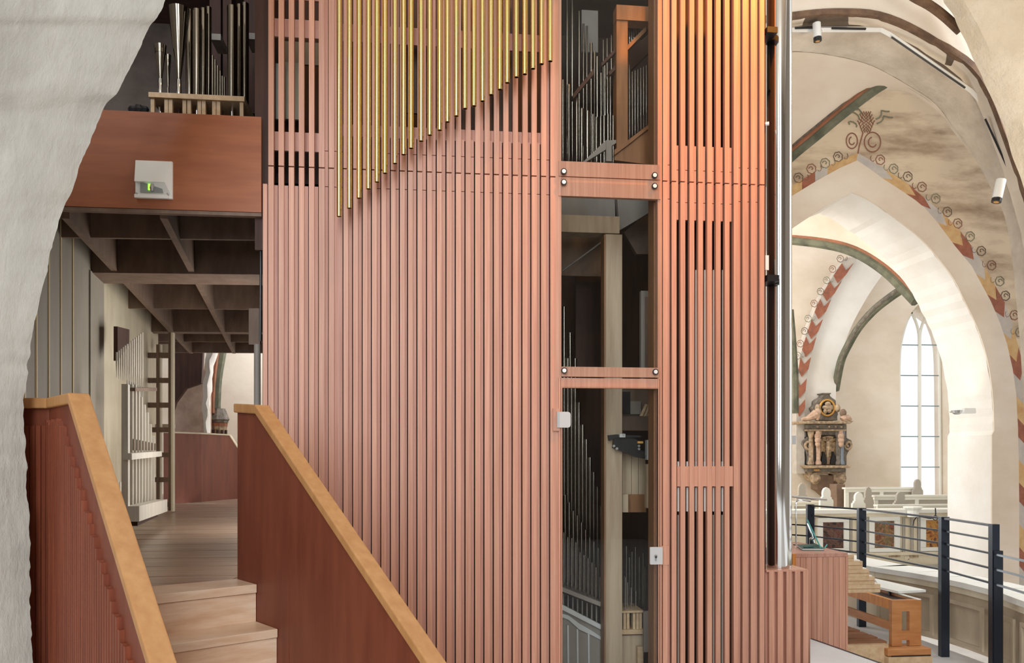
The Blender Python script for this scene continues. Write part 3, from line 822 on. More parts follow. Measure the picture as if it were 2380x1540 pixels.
# --- glazed bay
xl, xr = XF(1305), XF(1529)
MB().box(XF(1291.5), XF(1305), YO + .004, YO + .07, 0, ZT).build('post', M['slat'], OC)
MB().box(XF(1529), XF(1539), YO + .004, YO + .07, 0, ZT).build('post', M['slat'], OC)
MB().box(XF(1527), XF(1532), YO + .07, YO + .2, 0, ZT).build('inner_board', M['tanwood'], OC)
RL = []
for y0, y1 in ((379, 413.5), (416, 459)):
    RL.append(MB().box(XF(1298), XF(1535), YO - .004, YO + .03, fz(y1, 1415), fz(y0, 1415)).build('bay_rail', M['slat'], OC))
RL.append(MB().box(XF(1305), XF(1531), YO - .004, YO + .03, fz(876, 1415), fz(853, 1415)).build('bay_rail', M['slat'], OC))
# fixed panes
def pane(y0, y1, px0=1297, px1=1534):
    return MB().box(XF(px0), XF(px1), YO - .016, YO - .008, fz(y1, 1415), fz(y0, 1415)).build('pane', M['glass'], OC)
P1 = pane(-100, 413); P2 = pane(417, 876, 1303, 1533)
def button(px, py, par):
    c = atY(px, py, YO - .016); mb = MB()
    mb.tube([c, c + Vector((0, -.010, 0))], .019, 16); mb.build('bolt_ring', M['black'], par)
    MB().tube([c + Vector((0, -.010, 0)), c + Vector((0, -.013, 0))], .0125, 16).build('bolt', M['nickel'], par)
button(1310, 399, P1); button(1521, 408, P1)
for px, py in ((1310, 424), (1521, 433), (1311, 861), (1523, 864)): button(px, py, P2)
# glass door in its frame
GD = MB().box(XF(1304), XF(1531), YO - .013, YO - .004, .06, fz(900, 1415)).build('glass_door', M['glass'], OC)
MB().box(XF(1304), XF(1531), YO - .004, YO + .03, fz(902, 1415), fz(879, 1415)).build('door_head', M['slat'], OC)
for px0, px1 in ((1298, 1302), (1303.5, 1306.5), (1529, 1531.5), (1533, 1536)):
    MB().box(XF(px0), XF(px1), YO - .01, YO + .02, .0, fz(879, 1415)).build('door_jamb', M['slat'], OC)
# hinge and lock
MB().box(XF(1284), XF(1299), YO - .02, YO + .01, fz(1001, 1290), fz(949, 1290)).build('hinge_block', M['slat'], OC)
def plate(px0, px1, py0, py1, r, y0, y1, m, name, par, rl=True):
    X0, X1, Z0, Z1 = XF(px0), XF(px1), fz(py1, px0), fz(py0, px0); pts = []
    for cx, cz, a0, on in ((X0, Z0, 180, rl), (X1, Z0, 270, True), (X1, Z1, 0, True), (X0, Z1, 90, rl)):
        if not on: pts.append(Vector((cx, y0, cz))); continue
        sx = r if cx == X0 else -r; sz = r if cz == Z0 else -r
        for k in range(5):
            t = math.radians(a0 + 22.5 * k); pts.append(Vector((cx + sx + r * math.cos(t), y0, cz + sz + r * math.sin(t))))
    return MB().prism(pts, (0, y1 - y0, 0)).build(name, m, par)
HG = plate(1296, 1324.5, 957, 993.5, .018, YO - .028, YO - .014, M['whitegrey'], 'hinge', GD, False)
MB().box(XF(1293), XF(1298), YO - .034, YO - .012, fz(993.5, 1290), fz(957, 1290)).build('hinge_knuckle', M['steel'], GD)
LK = plate(1508, 1537, 1270, 1310, .006, YO - .03, YO - .014, M['whitegrey'], 'lock', GD)
c = atY(1524, 1292, YO - .031); MB().tube([c, c + Vector((0, -.006, 0))], .011, 12).build('lock_cylinder', M['steel'], GD)
MB().box(c.x - .005, c.x + .005, c.y - .006, c.y, c.z - .028, c.z).build('lock_cylinder', M['steel'], GD)
MB().box(c.x - .002, c.x + .002, c.y - .0075, c.y - .005, c.z - .012, c.z + .004).build('keyhole', M['black'], GD)
MB().box(XF(1537), XF(1555), YO - .003, YO + .01, fz(1312, 1540), fz(1268, 1540)).build('lock_block', M['slat'], OC)

# --- things inside the bay
def dep(px, Y): return ray(px).dot(FWD) * Y / ray(px).y
def ipx(name, px0, px1, py0, py1, Y, th, m, parent=None):
    a = atY(px0, py1, Y); b_ = atY(px1, py0, Y)
    return MB().box(a.x, b_.x, Y, Y + th, a.z, b_.z).build(name, M[m], parent)

IP = ipx('post', 1407, 1446, 545, 1660, 5.55, .10, 'post', OC)
ipx('post_edge', 1404, 1407.5, 545, 1660, 5.53, .10, 'tanwood', OC)
ipx('inner_beam', 1300, 1440, 503, 538, 5.6, .12, 'post', OC)
ipx('inner_board', 1300, 1430, 455, 503, 5.8, .02, 'greyboard', OC)
ipx('inner_board', 1300, 1403, 536, 640, 6.3, .02, 'beamwood', OC)
p = [atY(1440, 535, 5.7), atY(1536, 478, 5.7), atY(1536, 430, 5.7), atY(1432, 430, 5.7)]
MB().prism(p, (0, .05, 0)).build('wind_duct', M['greyboard'], OC)
p = [atY(1450, 540, 5.9), atY(1507, 490, 5.9), atY(1507, 590, 5.9), atY(1480, 590, 5.9)]
MB().prism(p, (0, .05, 0)).build('wind_duct', M['beamwood'], OC)
MB().tube([atY(1306, 630, 6.1), atY(1402, 560, 6.1)], .008, 6).build('brace', M['greyboard'], OC)
ipx('inner_panel', 1490, 1528, 676, 880, 5.5, .04, 'greyboard', OC)
ipx('inner_panel', 1500, 1528, 690, 880, 5.49, .01, 'beamwood', OC)
ipx('inner_panel', 1447, 1528, 905, 1000, 5.95, .02, 'beamwood', OC)
ipx('inner_panel', 1447, 1465, 910, 960, 5.9, .02, 'nichedark', OC)
ipx('inner_panel', 1465, 1490, 932, 962, 5.92, .02, 'greyboard', OC)
for i, (a, b_) in enumerate(((1447, 1467), (1468, 1483), (1484, 1500))):
    ipx('tan_board', a, b_, 1050, 1148, 5.7, .03, 'post', OC)
ipx('tan_board', 1447, 1460, 1148, 1190, 5.62, .2, 'post', OC); ipx('tan_board', 1459, 1502, 1148, 1190, 5.7, .03, 'tanwood', OC)
ipx('tan_board', 1503, 1521, 1078, 1180, 5.4, .05, 'post', OC)
ipx('grey_box', 1504, 1512, 1022, 1068, 5.45, .05, 'whitegrey', OC)
# black tracker mechanism with links
TM = thing('tracker_lever', 'black metal lever mechanism with steel pins behind the glass door', 'mechanism', tuple(atY(1460, 1060, 5.5)))
a = [atY(px, py, 5.5) for px, py in ((1425, 1040), (1428, 1012), (1470, 1014), (1484, 1024), (1484, 1044), (1503, 1050), (1503, 1066), (1480, 1062))]
MB().prism(a, (0, .04, 0)).build('bracket', M['black'], TM)
a = [atY(px, py, 5.48) for px, py in ((1413, 1011), (1432, 1009), (1490, 1012), (1490, 1016), (1436, 1016), (1416, 1024))]
MB().prism(a, (0, .02, 0)).build('arm', M['black'], TM)
for px, py in ((1426, 1036), (1433, 1042), (1484, 1036), (1502, 1060), (1448, 1010), (1484, 1043)):
    c = atY(px, py, 5.47); MB().tube([c, c + Vector((0, -.015, 0))], .009, 8).build('pin', M['steel'], TM)
c = atY(1446, 1012, 5.47); MB().box(c.x - .02, c.x + .02, c.y - .01, c.y + .01, c.z - .012, c.z + .012).build('bearing', M['whitegrey'], TM)
ipx('brass_rod', 1482, 1495, 1025, 1030, 5.47, .012, 'gilt', TM)
RW = thing('pull_wire', 'thin red pull rod with white end clips beside the door jamb', 'rod', tuple(atY(1518, 1200, 5.25)))
MB().tube([atY(1518.5, 1050, 5.25), atY(1518.5, 1190, 5.25)], .004, 6).build('rod', M['red'], RW)
ipx('clip', 1515.5, 1521, 1046, 1063, 5.24, .015, 'white', RW); ipx('clip', 1515, 1521.5, 1184, 1200, 5.24, .015, 'white', RW)
# fanned folders
for k in range(5):
    p0 = [atY(1487 + k * 8, 966 + k % 2, 5.6 + .02 * k), atY(1494 + k * 8, 966, 5.6 + .02 * k), atY(1505 + k * 7, 940, 5.6 + .02 * k), atY(1500 + k * 7, 938, 5.6 + .02 * k)]
    o = MB().prism(p0, (0, .012, 0)).build('wooden_tracker', M['lightwood']); tag(o, f'{ORD[k]} slanted wooden slip from the pale post in the fan behind glass', 'tracker', 'fanned tracker slips')
for k in range(7):
    c0 = atY(1500 + k * 3, 975 + k * 3, 5.75); c1 = atY(1523 + k * 1.2, 1015 - k * 4, 5.75)
    pass

# ------- pipes
def pipe_mesh(px, wpx, yt, yb, Y, foot=.14, flare=1.0, n=10):
    d = dep(px, Y); r = max(.004, wpx / 2 / F * d)
    top = atY(px, yt, Y); bot = atY(px, yb, Y); h = top.z - bot.z
    f = min(h * .35, foot)
    mb = MB().rev((bot.x, bot.y, bot.z), [(r * .25, 0), (r * .95, f), (r * .95, f + .002), (r, f + .004), (r * flare, h - .002), (r * flare * .86, h - .002), (r * flare * .84, h - .03)], n)
    return mb, r, bot, f
def organ_pipe(px, wpx, yt, yb, Y, label, group, m='pipe', foot=.14, flare=1.0, mouth=True):
    mb, r, bot, f = pipe_mesh(px, wpx, yt, yb, Y, foot, flare)
    o = mb.build('organ_pipe', M[m], smooth=True); tag(o, label, 'organ pipe', group)
    if mouth and r > .012:
        MB().box(bot.x - r * .62, bot.x + r * .62, bot.y - r * 1.0, bot.y - r * .7, bot.z + f + .004, bot.z + f + .004 + r * .55).build('mouth', M['black'], o)
    return o

# lower ranks behind the glass door, left of the pale post: three rows stepping down to the right
rank_lab = [('back', 6.15), ('middle', 5.95), ('near', 5.75)]
random.seed(11)
rows_ = []
for k in range(11): rows_.append((0, 1311 + k * 8.6, 9.5, [795, 832, 868, 890, 934, 986, 1020, 1062, 1096, 1130, 1175][k], 1350 + k * 5.2))
for k in range(10): rows_.append((1, 1313 + k * 9.6, 7.5, 1148 + k * 16 + random.randint(-6, 6), 1362 + k * 5))
for k in range(10): rows_.append((2, 1310 + k * 9.4, 6.4, 1228 + k * 12 + random.randint(-8, 8), 1368 + k * 5))
cnt = [0, 0, 0]
for rk, px, wpx, yt, yb in rows_:
    cnt[rk] += 1
    organ_pipe(px, wpx, yt, yb, rank_lab[rk][1], f'{ORD[cnt[rk]-1]} metal pipe from the hinge in the {rank_lab[rk][0]} rank behind the glass door', f'{rank_lab[rk][0]} rank of pipes behind the glass door', foot=.1)
# rack board and chest for them
CH = thing('wind_chest', 'grey carved wind chest sloping behind the lower glass of the door', 'wind chest', tuple(atY(1355, 1560, 5.8)))
def sl(pts, Y0, th, name, m, par): return MB().prism([atY(px, py, Y0) for px, py in pts], (0, th, 0)).build(name, M[m], par)
sl([(1302, 1362), (1404, 1402), (1404, 1412), (1302, 1372)], 5.68, .5, 'rack_board', 'greyboard', CH)
sl([(1302, 1402), (1404, 1455), (1404, 1466), (1302, 1414)], 5.66, .05, 'rail', 'whitegrey', CH)
sl([(1302, 1414), (1404, 1466), (1404, 1700), (1302, 1700)], 5.7, .05, 'front_panel', 'greyboard', CH)
sl([(1302, 1432), (1322, 1440), (1346, 1462), (1374, 1475), (1404, 1490), (1404, 1484), (1374, 1464), (1346, 1448), (1322, 1430), (1302, 1424)], 5.68, .02, 'carved_fret', 'whitegrey', CH)
for px in (1318, 1340, 1366): sl([(px, 1448 + (px - 1310) * .42), (px + 4, 1450 + (px - 1310) * .42), (px + 5, 1560), (px + 1, 1560)], 5.68, .02, 'stile', 'whitegrey', CH)
for k in range(9): 
    px = 1308 + k * 11; sl([(px, 1378 + k * 4.4), (px + 3, 1379 + k * 4.4), (px + 3, 1412 + k * 5), (px, 1410 + k * 5)], 5.8, .02, 'pipe_foot', 'greyboard', CH)
# small group right of the post
for k, (px, yt, w_) in enumerate(((1451, 1336, 3.4), (1456, 1268, 4.4), (1463, 1294, 4.4), (1469, 1281, 4), (1477, 1270, 4.4), (1486, 1293, 4.4), (1495, 1283, 4.4), (1499, 1316, 3.4))):
    organ_pipe(px, w_, yt, 1418 - (k > 5) * 2, 5.75 + .03 * (k % 3), f'{ORD[k]} thin metal pipe from the pale post on the low slatted rack', 'small pipes on the low slatted rack', foot=.08, mouth=False)
for k, (px, yt) in enumerate(((1454, 1340), (1459, 1352), (1467, 1364), (1478, 1372))):
    organ_pipe(px, 2.6, yt, 1418, 5.66, f'{ORD[k]} tiny bright pipe from the pale post on the low rack front', 'tiny pipes at the front of the low rack', m='chrome', foot=.05, mouth=False)
LR = thing('pipe_rack', 'small light wooden rack with upright slips under the small pipes', 'pipe rack', tuple(atY(1472, 1470, 5.65)))
ipx('rack_board', 1446, 1496, 1418, 1424, 5.6, .3, 'lightwood', LR)
for px in (1449, 1457, 1471, 1479, 1486): ipx('slip', px, px + 6, 1424, 1462, 5.62, .05, 'lightwood', LR)
ipx('base_board', 1446, 1496, 1462, 1474, 5.6, .3, 'lightwood', LR)
ipx('front_panel', 1446, 1496, 1475, 1660, 5.64, .03, 'post', LR)
ipx('upright', 1482, 1495, 1502, 1660, 5.58, .04, 'lightwood', LR)
ipx('side_board', 1497, 1511, 1420, 1515, 5.5, .03, 'greyboard', LR)

# dark pipes through the middle pane
for k, (px, w_, yt) in enumerate(((1311, 9, 712), (1325, 9, 772), (1337, 8, 832))):
    organ_pipe(px, w_, yt, 1000, 6.3, f'{ORD[k]} tallest of three dark pipe tops behind the middle pane', 'pipes behind the middle pane', mouth=False)
ipx('inner_board', 1338, 1402, 640, 900, 6.6, .02, 'casedark', OC)

# upper pane: pipes left of a wooden frame, pipes and boards right of it
FRM = thing('timber_stand', 'brown timber post and head rail behind the upper pane', 'frame', tuple(atY(1450, 380, 5.5)))
ipx('post', 1433, 1459, 14, 345, 5.5, .10, 'tanwood', FRM); ipx('head_rail', 1433, 1520, 16, 45, 5.49, .10, 'tanwood', FRM)
p = [atY(px, py, 5.48) for px, py in ((1428, 372), (1428, 348), (1460, 326), (1517, 282), (1532, 275), (1532, 385))]
MB().prism(p, (0, .03, 0)).build('sloping_board', M['tanwood'], FRM)
p = [atY(px, py, 5.46) for px, py in ((1428, 360), (1460, 336), (1518, 290), (1518, 281), (1460, 325), (1428, 348))]
MB().prism(p, (0, .05, 0)).build('rail', M['tanwood'], FRM)
p = [atY(px, py, 5.56) for px, py in ((1459, 116), (1502, 72), (1502, 60), (1459, 104))]
MB().prism(p, (0, .06, 0)).build('rail', M['tanwood'], FRM)
p = [atY(px, py, 5.9) for px, py in ((1459, 120), (1530, 60), (1530, 100), (1459, 170))]
MB().prism(p, (0, .06, 0)).build('dark_rail', M['casedark'], FRM)
for k in range(8):
    px = 1463 + k * 5.2; organ_pipe(px, 3.2, 46 + (k % 2), 108 - k * 5.5, 5.62, f'{ORD[k]} small bright pipe from the brown post above the high sloping rail', 'small bright pipes above the sloping rail', m='chrome', foot=.05, mouth=False)
for k in range(9):
    px = 1463 + k * 6.6; organ_pipe(px, 5, 150 + (k * 37 % 20), 322 - k * 5, 5.75, f'{ORD[k]} slim pipe from the brown post on the big sloping board', 'slim pipes on the sloping board', foot=.1, mouth=False)
tops = [(1308, 186, 9, 5.7), (1322, 196, 8, 5.75), (1340, 228, 9, 5.6), (1352, 252, 9, 5.6), (1365, 258, 12, 5.55), (1346, 26, 6, 6.2), (1356, 55, 5, 6.3), (1364, 60, 5, 6.3), (1374, 100, 7, 6.2), (1382, 119, 5, 6.1), (1388, 132, 9, 5.95), (1397, 170, 8, 5.9),
        (1406, 153, 8, 5.85), (1412, 184, 6, 5.8), (1419, 174, 7, 5.78), (1427, 196, 5, 5.75), (1318, -10, 8, 6.3), (1330, -10, 9, 6.3), (1402, 93, 6, 6.4), (1411, 90, 6, 6.4), (1421, 82, 7, 6.4), (1378, 265, 6, 5.55), (1386, 272, 6, 5.5), (1396, 270, 6, 5.5), (1404, 268, 6, 5.5), (1413, 265, 7, 5.5), (1425, 268, 5, 5.5)]
for k, (px, yt, w_, Y) in enumerate(sorted(tops)):
    organ_pipe(px, w_, yt, 384, Y, f'{ORD[k]} metal pipe from the brass tubes among those behind the upper pane', 'mixed pipes behind the upper pane', foot=.3, mouth=False, m='pipe')
for q4 in (((1332, 218), (1332, 230), (1380, 172), (1380, 158)), ((1398, 146), (1398, 154), (1430, 122), (1430, 112)), ((1414, 168), (1418, 174), (1430, 162), (1430, 152))):
    MB().prism([atY(px, py, 5.52) for px, py in q4], (0, .05, 0)).build('dark_rail', M['casedark'], FRM)
p = [atY(px, py, 5.48) for px, py in ((1355, 376), (1362, 376), (1432, 332), (1432, 325), (1408, 326))]
MB().prism(p, (0, .04, 0)).build('rail', M['greyboard'], FRM)
ipx('grey_board', 1352, 1390, 25, 120, 6.5, .02, 'greyboard', FRM)
ipx('foot_block', 1409, 1422, 326, 374, 5.47, .04, 'greyboard', FRM)

# white lattice slips in the grille of section D
for k, px in enumerate((1616.5, 1637, 1657.5, 1679)):
    o = ipx('tracker_slip', px, px + 4.8, 627, 1072, 5.037, .012, 'pipewhite'); tag(o, f'{ORD[k]} long pale slip from the glass door in the slatted side grille', 'slip', 'long pale slips in the side grille')
for k, px in enumerate((1575, 1596, 1617, 1637, 1657.5, 1678)):
    ipx('pale_bracket', px, px + 6.5, 1072, 1083, 5.037, .02, 'white', OC)
    ipx('pale_bracket', px, px + 6.5, 1132, 1188, 5.037, .02, 'white', OC)
for k, px in enumerate((1575.5, 1657.5, 1678)):
    o = ipx('tracker_slip', px, px + 5, 1196, 1660, 5.05, .012, 'pipewhite'); tag(o, f'{ORD[k]} pale slip from the glass door below the grille cross rail', 'slip', 'pale slips below the cross rail')
MB().box(XF(1573), XF(1703), 5.4, 5.42, .03, 5.0).build('inner_board', M['casedark'], OC)
# cream panels and taupe boards behind the left and middle grilles
ipx('cream_board', 640, 662, 148, 276, 5.25, .02, 'pipewhite', OC); ipx('cream_board', 662, 703, 146, 276, 5.3, .02, 'cream', OC)
ipx('grey_board', 636, 745, 100, 146, 5.5, .02, 'greyboard', OC)
ipx('grey_board', 945, 1000, 96, 262, 5.2, .02, 'beamwood', OC); ipx('grey_board', 1060, 1190, -60, 324, 5.25, .02, 'beamwood', OC)
ipx('inner_board', 630, 1290, -300, 1500, 5.75, .02, 'casedark', OC)

# --- brass tubes hanging before the slats
tx = [518, 583, 645, 705, 760, 811, 875, 930, 978, 1042, 1097, 1160, 1210, 1267, 1322, 1380, 1434, 1489, 1545, 1592, 1650, 1704, 1757, 1812, 1867]
ty = [1383, 1330, 1266, 1207, 1163, 1107, 1045, 988, 948, 902, 864, 832, 780, 742, 695, 678, 647, 607, 573, 530, 494, 475, 440, 410, 392]
YT = 4.86
for k, (a, b_) in enumerate(zip(tx, ty)):
    px, py = 600 + a / 2.75, b_ / 2.75
    c = atY(px, py, YT); r = .0152
    n = 20; mb = MB().rev((c.x, c.y, c.z), [(r, 0), (r, ZT - .1 - c.z)], n, cap=False)
    mb.rev((c.x, c.y, c.z), [(r * .82, .12), (r * .82, 0), (r, 0)], n, cap=False)
    o = mb.build('brass_tube', M['brass'], smooth=True)
    tag(o, ('longest' if k == 0 else 'shortest' if k == 24 else f'{ORD[k]} longest') + ' of the polished brass tubes before the organ slats', 'tube', 'polished brass tubes before the organ slats')
    MB().rev((c.x, c.y, c.z + .10), [(r * .8, 0), (r * .8, .02)], n).build('bore', M['brassdark'], o)
HB = MB().box(XF(775), XF(1286), YT - .02, YO, ZT - .1, ZT - .04).build('hanging_bar', M['casedark'], OC)

# --- big polished pipe at the right edge of the case
c = atY(1811, 1325, 5.13); rr = 28 / F * dep(1811, 5.13)
BP = thing('polished_pipe', 'tall polished tin pipe standing on the slatted plinth', 'organ pipe', (c.x, c.y, c.z))
zj = atY(1811, 1031, 5.13).z
MB().rev((c.x, c.y, fz(1324, 1830)), [(rr * .98, 0), (rr, .01), (rr, zj - c.z - .002)], 40).build('lower_section', M['chrome'], BP, smooth=True)
MB().rev((c.x, c.y, zj), [(rr * 1.012, 0), (rr * 1.012, ZT + .6 - zj)], 40).build('upper_section', M['chrome'], BP, smooth=True)
for y0, y1, px1 in ((68, 80, 1803), (641, 655, 1806)):
    a = atY(1779, y1, 5.03); b_ = atY(px1, y0, 5.03)
    o = MB().box(a.x, b_.x, 5.0, 5.16, a.z, b_.z).build('pipe_bracket', M['black'], BP)
ipx('label_plate', 1779, 1787, 593, 627, 5.035, .01, 'white', OC)
c_ = atY(1779, 288, 5.03); MB().tube([c_, c_ + Vector((.02, -.01, 0))], .012, 10).build('bolt', M['nickel'], OC)

# ================================================================== LOFT FRONT over the passage, lamp, pipes on the rack
LF = thing('fascia_board', 'wide orange-brown plywood front board over the passage', 'board', tuple(atY(400, 498, 4.985)))
za, zb_ = ZF(498, 4.985, 607), ZF(272, 4.985, 615)
MB().box(XF(60, 4.985), XF(607, 4.985), 4.985, 5.01, za + .012, zb_).build('board', M['plypanel'], LF)
MB().box(XF(60, 4.985), XF(607, 4.985), 4.99, 5.03, za - .01, za + .01).build('edge_strip', M['beamwood'], LF)
MB().box(XF(590, 5.0), XF(622, 5.0), 5.03, 5.06, za - .2, zb_ + 2).build('dark_strip', M['casedark'], LF)
# emergency lamp
q = lambda px, py, Y: atY(px, py, Y)
EL = thing('emergency_lamp', 'white wall lamp with a hood and green light on the loft front board', 'lamp', tuple(q(360, 463, 4.985)))
xs0, xs1 = q(317, 420, 4.985).x, q(403, 420, 4.985).x
z1_, z0_ = q(360, 376, 4.985).z, q(360, 463, 4.985).z; h = z1_ - z0_; wd = xs1 - xs0
MB().box(xs0, xs1, 4.965, 4.985, z0_, z1_).build('back_plate', M['white'], EL, bevel=.003)
hd = MB(); zl = z0_ + h * .40
x1h = xs0 + wd * .83
pts = [(xs0 + .004, 4.965, z1_ - .004), (xs1 - .004, 4.965, z1_ - .004), (xs0 + .004, 4.965, zl), (xs1 - .010, 4.965, zl - h * .28), (xs0 + .004, 4.938, zl), (x1h, 4.938, zl), (xs0 + .004, 4.958, z1_ - .004), (xs1 - .004, 4.958, z1_ - .004)]
hd.add(pts, [(6, 4, 5, 7), (7, 5, 3, 1), (0, 2, 4, 6), (4, 2, 5), (5, 2, 3), (0, 6, 7, 1)]); hd.build('hood', M['white'], EL, fix=True)
MB().prism([(xs0 + .03, 4.964, z0_ + .03), (xs1 - .05, 4.964, z0_ + .03), (xs1 - .06, 4.964, zl), (xs0 + .03, 4.964, zl)], (0, -.006, 0)).build('diffuser', M['lampglass'], EL)
MB().box(xs0 + wd * .36, xs0 + wd * .44, 4.954, 4.957, z0_ + h * .2, z0_ + h * .36).build('lit_sign', M['lamp_glow'], EL)
MB().rev((xs0 + wd * .47, 4.952, z0_ + h * .17), [(.010, 0), (.014, .02), (.009, .04)], 8).build('light_emitter', M['steel'], EL)
MB().box(xs0 - .001, xs1 - .02, 4.948, 4.966, z0_ - .004, z0_ + .018).build('lower_lip', M['white'], EL, bevel=.003)
for a, b_ in ((.06, .97), (.94, .97), (.06, .1), (.9, .1)):
    c = Vector((xs0 + wd * a, 4.964, z0_ + h * b_)); MB().tube([c, c + Vector((0, -.026 if b_ < .5 else -.004, 0))], .004, 8).build('screw', M['steel'], EL)
# pipe rack in the loft
RK = thing('loft_pipe_rack', 'light wooden pipe rack standing above the loft front board', 'pipe rack', tuple(q(455, 270, 5.2)))
a, b_ = q(345, 222, 5.2), q(568, 238, 5.2)
zr = q(455, 230, 5.2).z
MB().box(a.x, b_.x, 5.2, 5.75, zr, zr + .03).build('rack_board', M['lightwood'], RK)
for px in (350, 382, 392, 424, 435, 459, 469, 493, 503, 557):
    x0 = XF(px, 5.22); MB().box(x0, x0 + .022, 5.22, 5.25, zb_ - .155, zr).build('upright', M['lightwood'], RK)
def loft_pipe(px, wt, wb, yt, yb, Y, label, m='pipe_big', boot=None):
    d = dep(px, Y); t = atY(px, yt, Y); bz = zr + .031
    rt, rb = wt / 2 / F * d, wb / 2 / F * d; h = atY(px, yt, Y - rt).z - bz
    o = thing('organ_pipe', label, 'organ pipe', (t.x, t.y, bz), 'pipes on the loft rack')
    bh = (atY(px, boot, Y).z - bz) if boot else 0
    prof = [(rb, bh), (rt, h), (rt * .93, h), (rt * .9, h - .05)]
    if boot: MB().rev((t.x, t.y, bz), [(rb * .8, 0), (rb * 1.25, bh * .2), (rb * 1.25, bh), (rb * .9, bh + .005)], 14).build('boot', M['chrome'], o, smooth=True)
    MB().rev((t.x, t.y, bz), prof, 20, cap=not boot).build('body', M[m], o, smooth=True)
    MB().rev((t.x, t.y, zb_ - .1), [(.008, 0), (rb * .6 if not boot else rb, bz - .04 - zb_ + .1), (rb * .6 if not boot else rb, bz - .032 - zb_ + .1)], 12).build('pipe_foot', M['chrome'], o, smooth=True)
loft_pipe(373, 27, 8, 99, 217, 5.32, 'small flared metal pipe nearest the limewashed pier', boot=184)
loft_pipe(416, 50, 9, 8, 219, 5.34, 'large flared metal pipe second from the limewashed pier', boot=186)
loft_pipe(391, 13, 5, 125, 218, 5.5, 'thin tapered pipe half hidden between the two flared pipes', boot=205)
loft_pipe(458, 20, 18, 18, 221, 5.3, 'bright cylindrical metal pipe in the middle of the loft rack')
loft_pipe(441, 18, 18, 20, 221, 5.6, 'dim cylindrical pipe behind the large flared pipe')
loft_pipe(473, 15, 14, 17, 221, 5.45, 'first slim pipe beside the bright middle pipe of the loft rack')
loft_pipe(485, 13, 12, 14, 222, 5.5, 'second slim pipe beside the bright middle pipe of the loft rack')
loft_pipe(540, 24, 22, 10, 226, 5.3, 'wide bright cylindrical pipe at the slat end of the loft rack')
loft_pipe(557, 16, 15, 8, 226, 5.45, 'dim pipe beside the wide bright pipe at the slat end')
loft_pipe(570, 17, 16, 4, 227, 5.6, 'darkest pipe at the slat end of the loft rack')
for k, (px, yt) in enumerate(((494, 128), (500, 138), (506, 152), (512, 164), (517, 176), (522, 178))):
    loft_pipe(px, 5.5, 4, yt, 224, 5.36, f'{ORD[k]} tallest short slim pipe in the stepped row on the loft rack')
ipx('wooden_pipe_block', 490, 513, 79, 92, 5.9, .2, 'greyboard', RK); ipx('wooden_pipe_block', 572, 596, 77, 90, 5.9, .2, 'greyboard', RK)
for k, (px, w_, yt) in enumerate(((500, 26, -60), (528, 20, -60), (582, 30, -60), (604, 22, -60))):
    o = ipx('wooden_pipe', px - w_ / 2, px + w_ / 2, yt, 262, 6.3, .15, 'casedark'); tag(o, f'{ORD[k]} dark wooden pipe from the limewashed pier at the loft back', 'wooden pipe', 'dark wooden pipes at the back of the loft')
MB().box(-3.5, -.95, 5.03, 7.85, zb_ - .19, zb_ - .16).build('loft_floor', M['casedark'], LF)
# loose dark fittings on the loft floor
for k, px in enumerate((308, 322, 336)):
    c = q(px, 256, 5.3); o = MB().rev((c.x, c.y, c.z - .08), [(.02, 0), (.03, .03), (.02, .06), (.028, .085), (.02, .10 + .01 * (k % 2))], 8).build('turned_fitting', M['black']); tag(o, f'{ORD[k]} small dark turned fitting from the limewashed pier on the loft ledge', 'fitting', 'dark fittings on the loft ledge')

# ================================================================== STAIRS and their parapets
DD = RGT * .657 - FWD * .753                 # stair descent
DN = RGT * .753 + FWD * .657                 # across the stair, towards the right parapet
DN.normalize(); DD.normalize()
R0 = AB(-1.242, 3.98)                        # right end of the top nosing
RUN, RISE, SW = .2305, .179, .755
STC = thing('staircase', 'pale oak staircase rising to the passage between the red-brown parapets', 'stairs', (R0.x - .3, R0.y - .3, 0))
for k in range(6):
    z = ZP - RISE * k
    f0 = R0 + DD * (RUN * k); f1 = R0 + DD * (RUN * (k - 1) - .02)
    if k == 0: 
        f1 = R0 - DD * .06
        a, b_, c, d = f0 - DN * SW, f0, f0 - DD * .245, f0 - DD * .30 - DN * SW
    else:
        a, b_, c, d = f0 - DN * SW, f0, f1, f1 - DN * SW
    up_ = lambda p, zz: Vector((p.x, p.y, zz))
    zt = max(z, .03)
    MB().prism([up_(p, zt - .04) for p in (a, b_, c, d)], (0, 0, .042 if k == 0 else .04)).build('tread', M['oakstep'], STC, bevel=.003)
    g0 = f0 - DD * .012
    zl = max(0, z - RISE - .0)
    if zt - .042 > zl:
        MB().prism([up_(p, zl) for p in (g0 - DN * SW, g0, g0 - DD * .02, g0 - DD * .02 - DN * SW)], (0, 0, zt - .043 - zl)).build('riser', M['oakstep'], STC)

# right parapet: plywood panel with oak rail
n_ = DN
RP = thing('stair_parapet', 'dark red stair parapet with an oak handrail, before the organ slats', 'parapet', (R0.x, R0.y, 0))
Pw = lambda px, py: atP(px, py, R0 + DN * .002, n_)
tl, kn = Pw(552, 958), Pw(600, 962)
en = Pw(1035, 1640)
ztop = (tl.z + kn.z) / 2
sl_dir = (Pw(1000, 1562) - kn)
e_ = kn + sl_dir * 1.35
down = lambda p: Vector((p.x, p.y, max(0.0, 0)))
s_mid = lambda t: tl.lerp(e_, t)
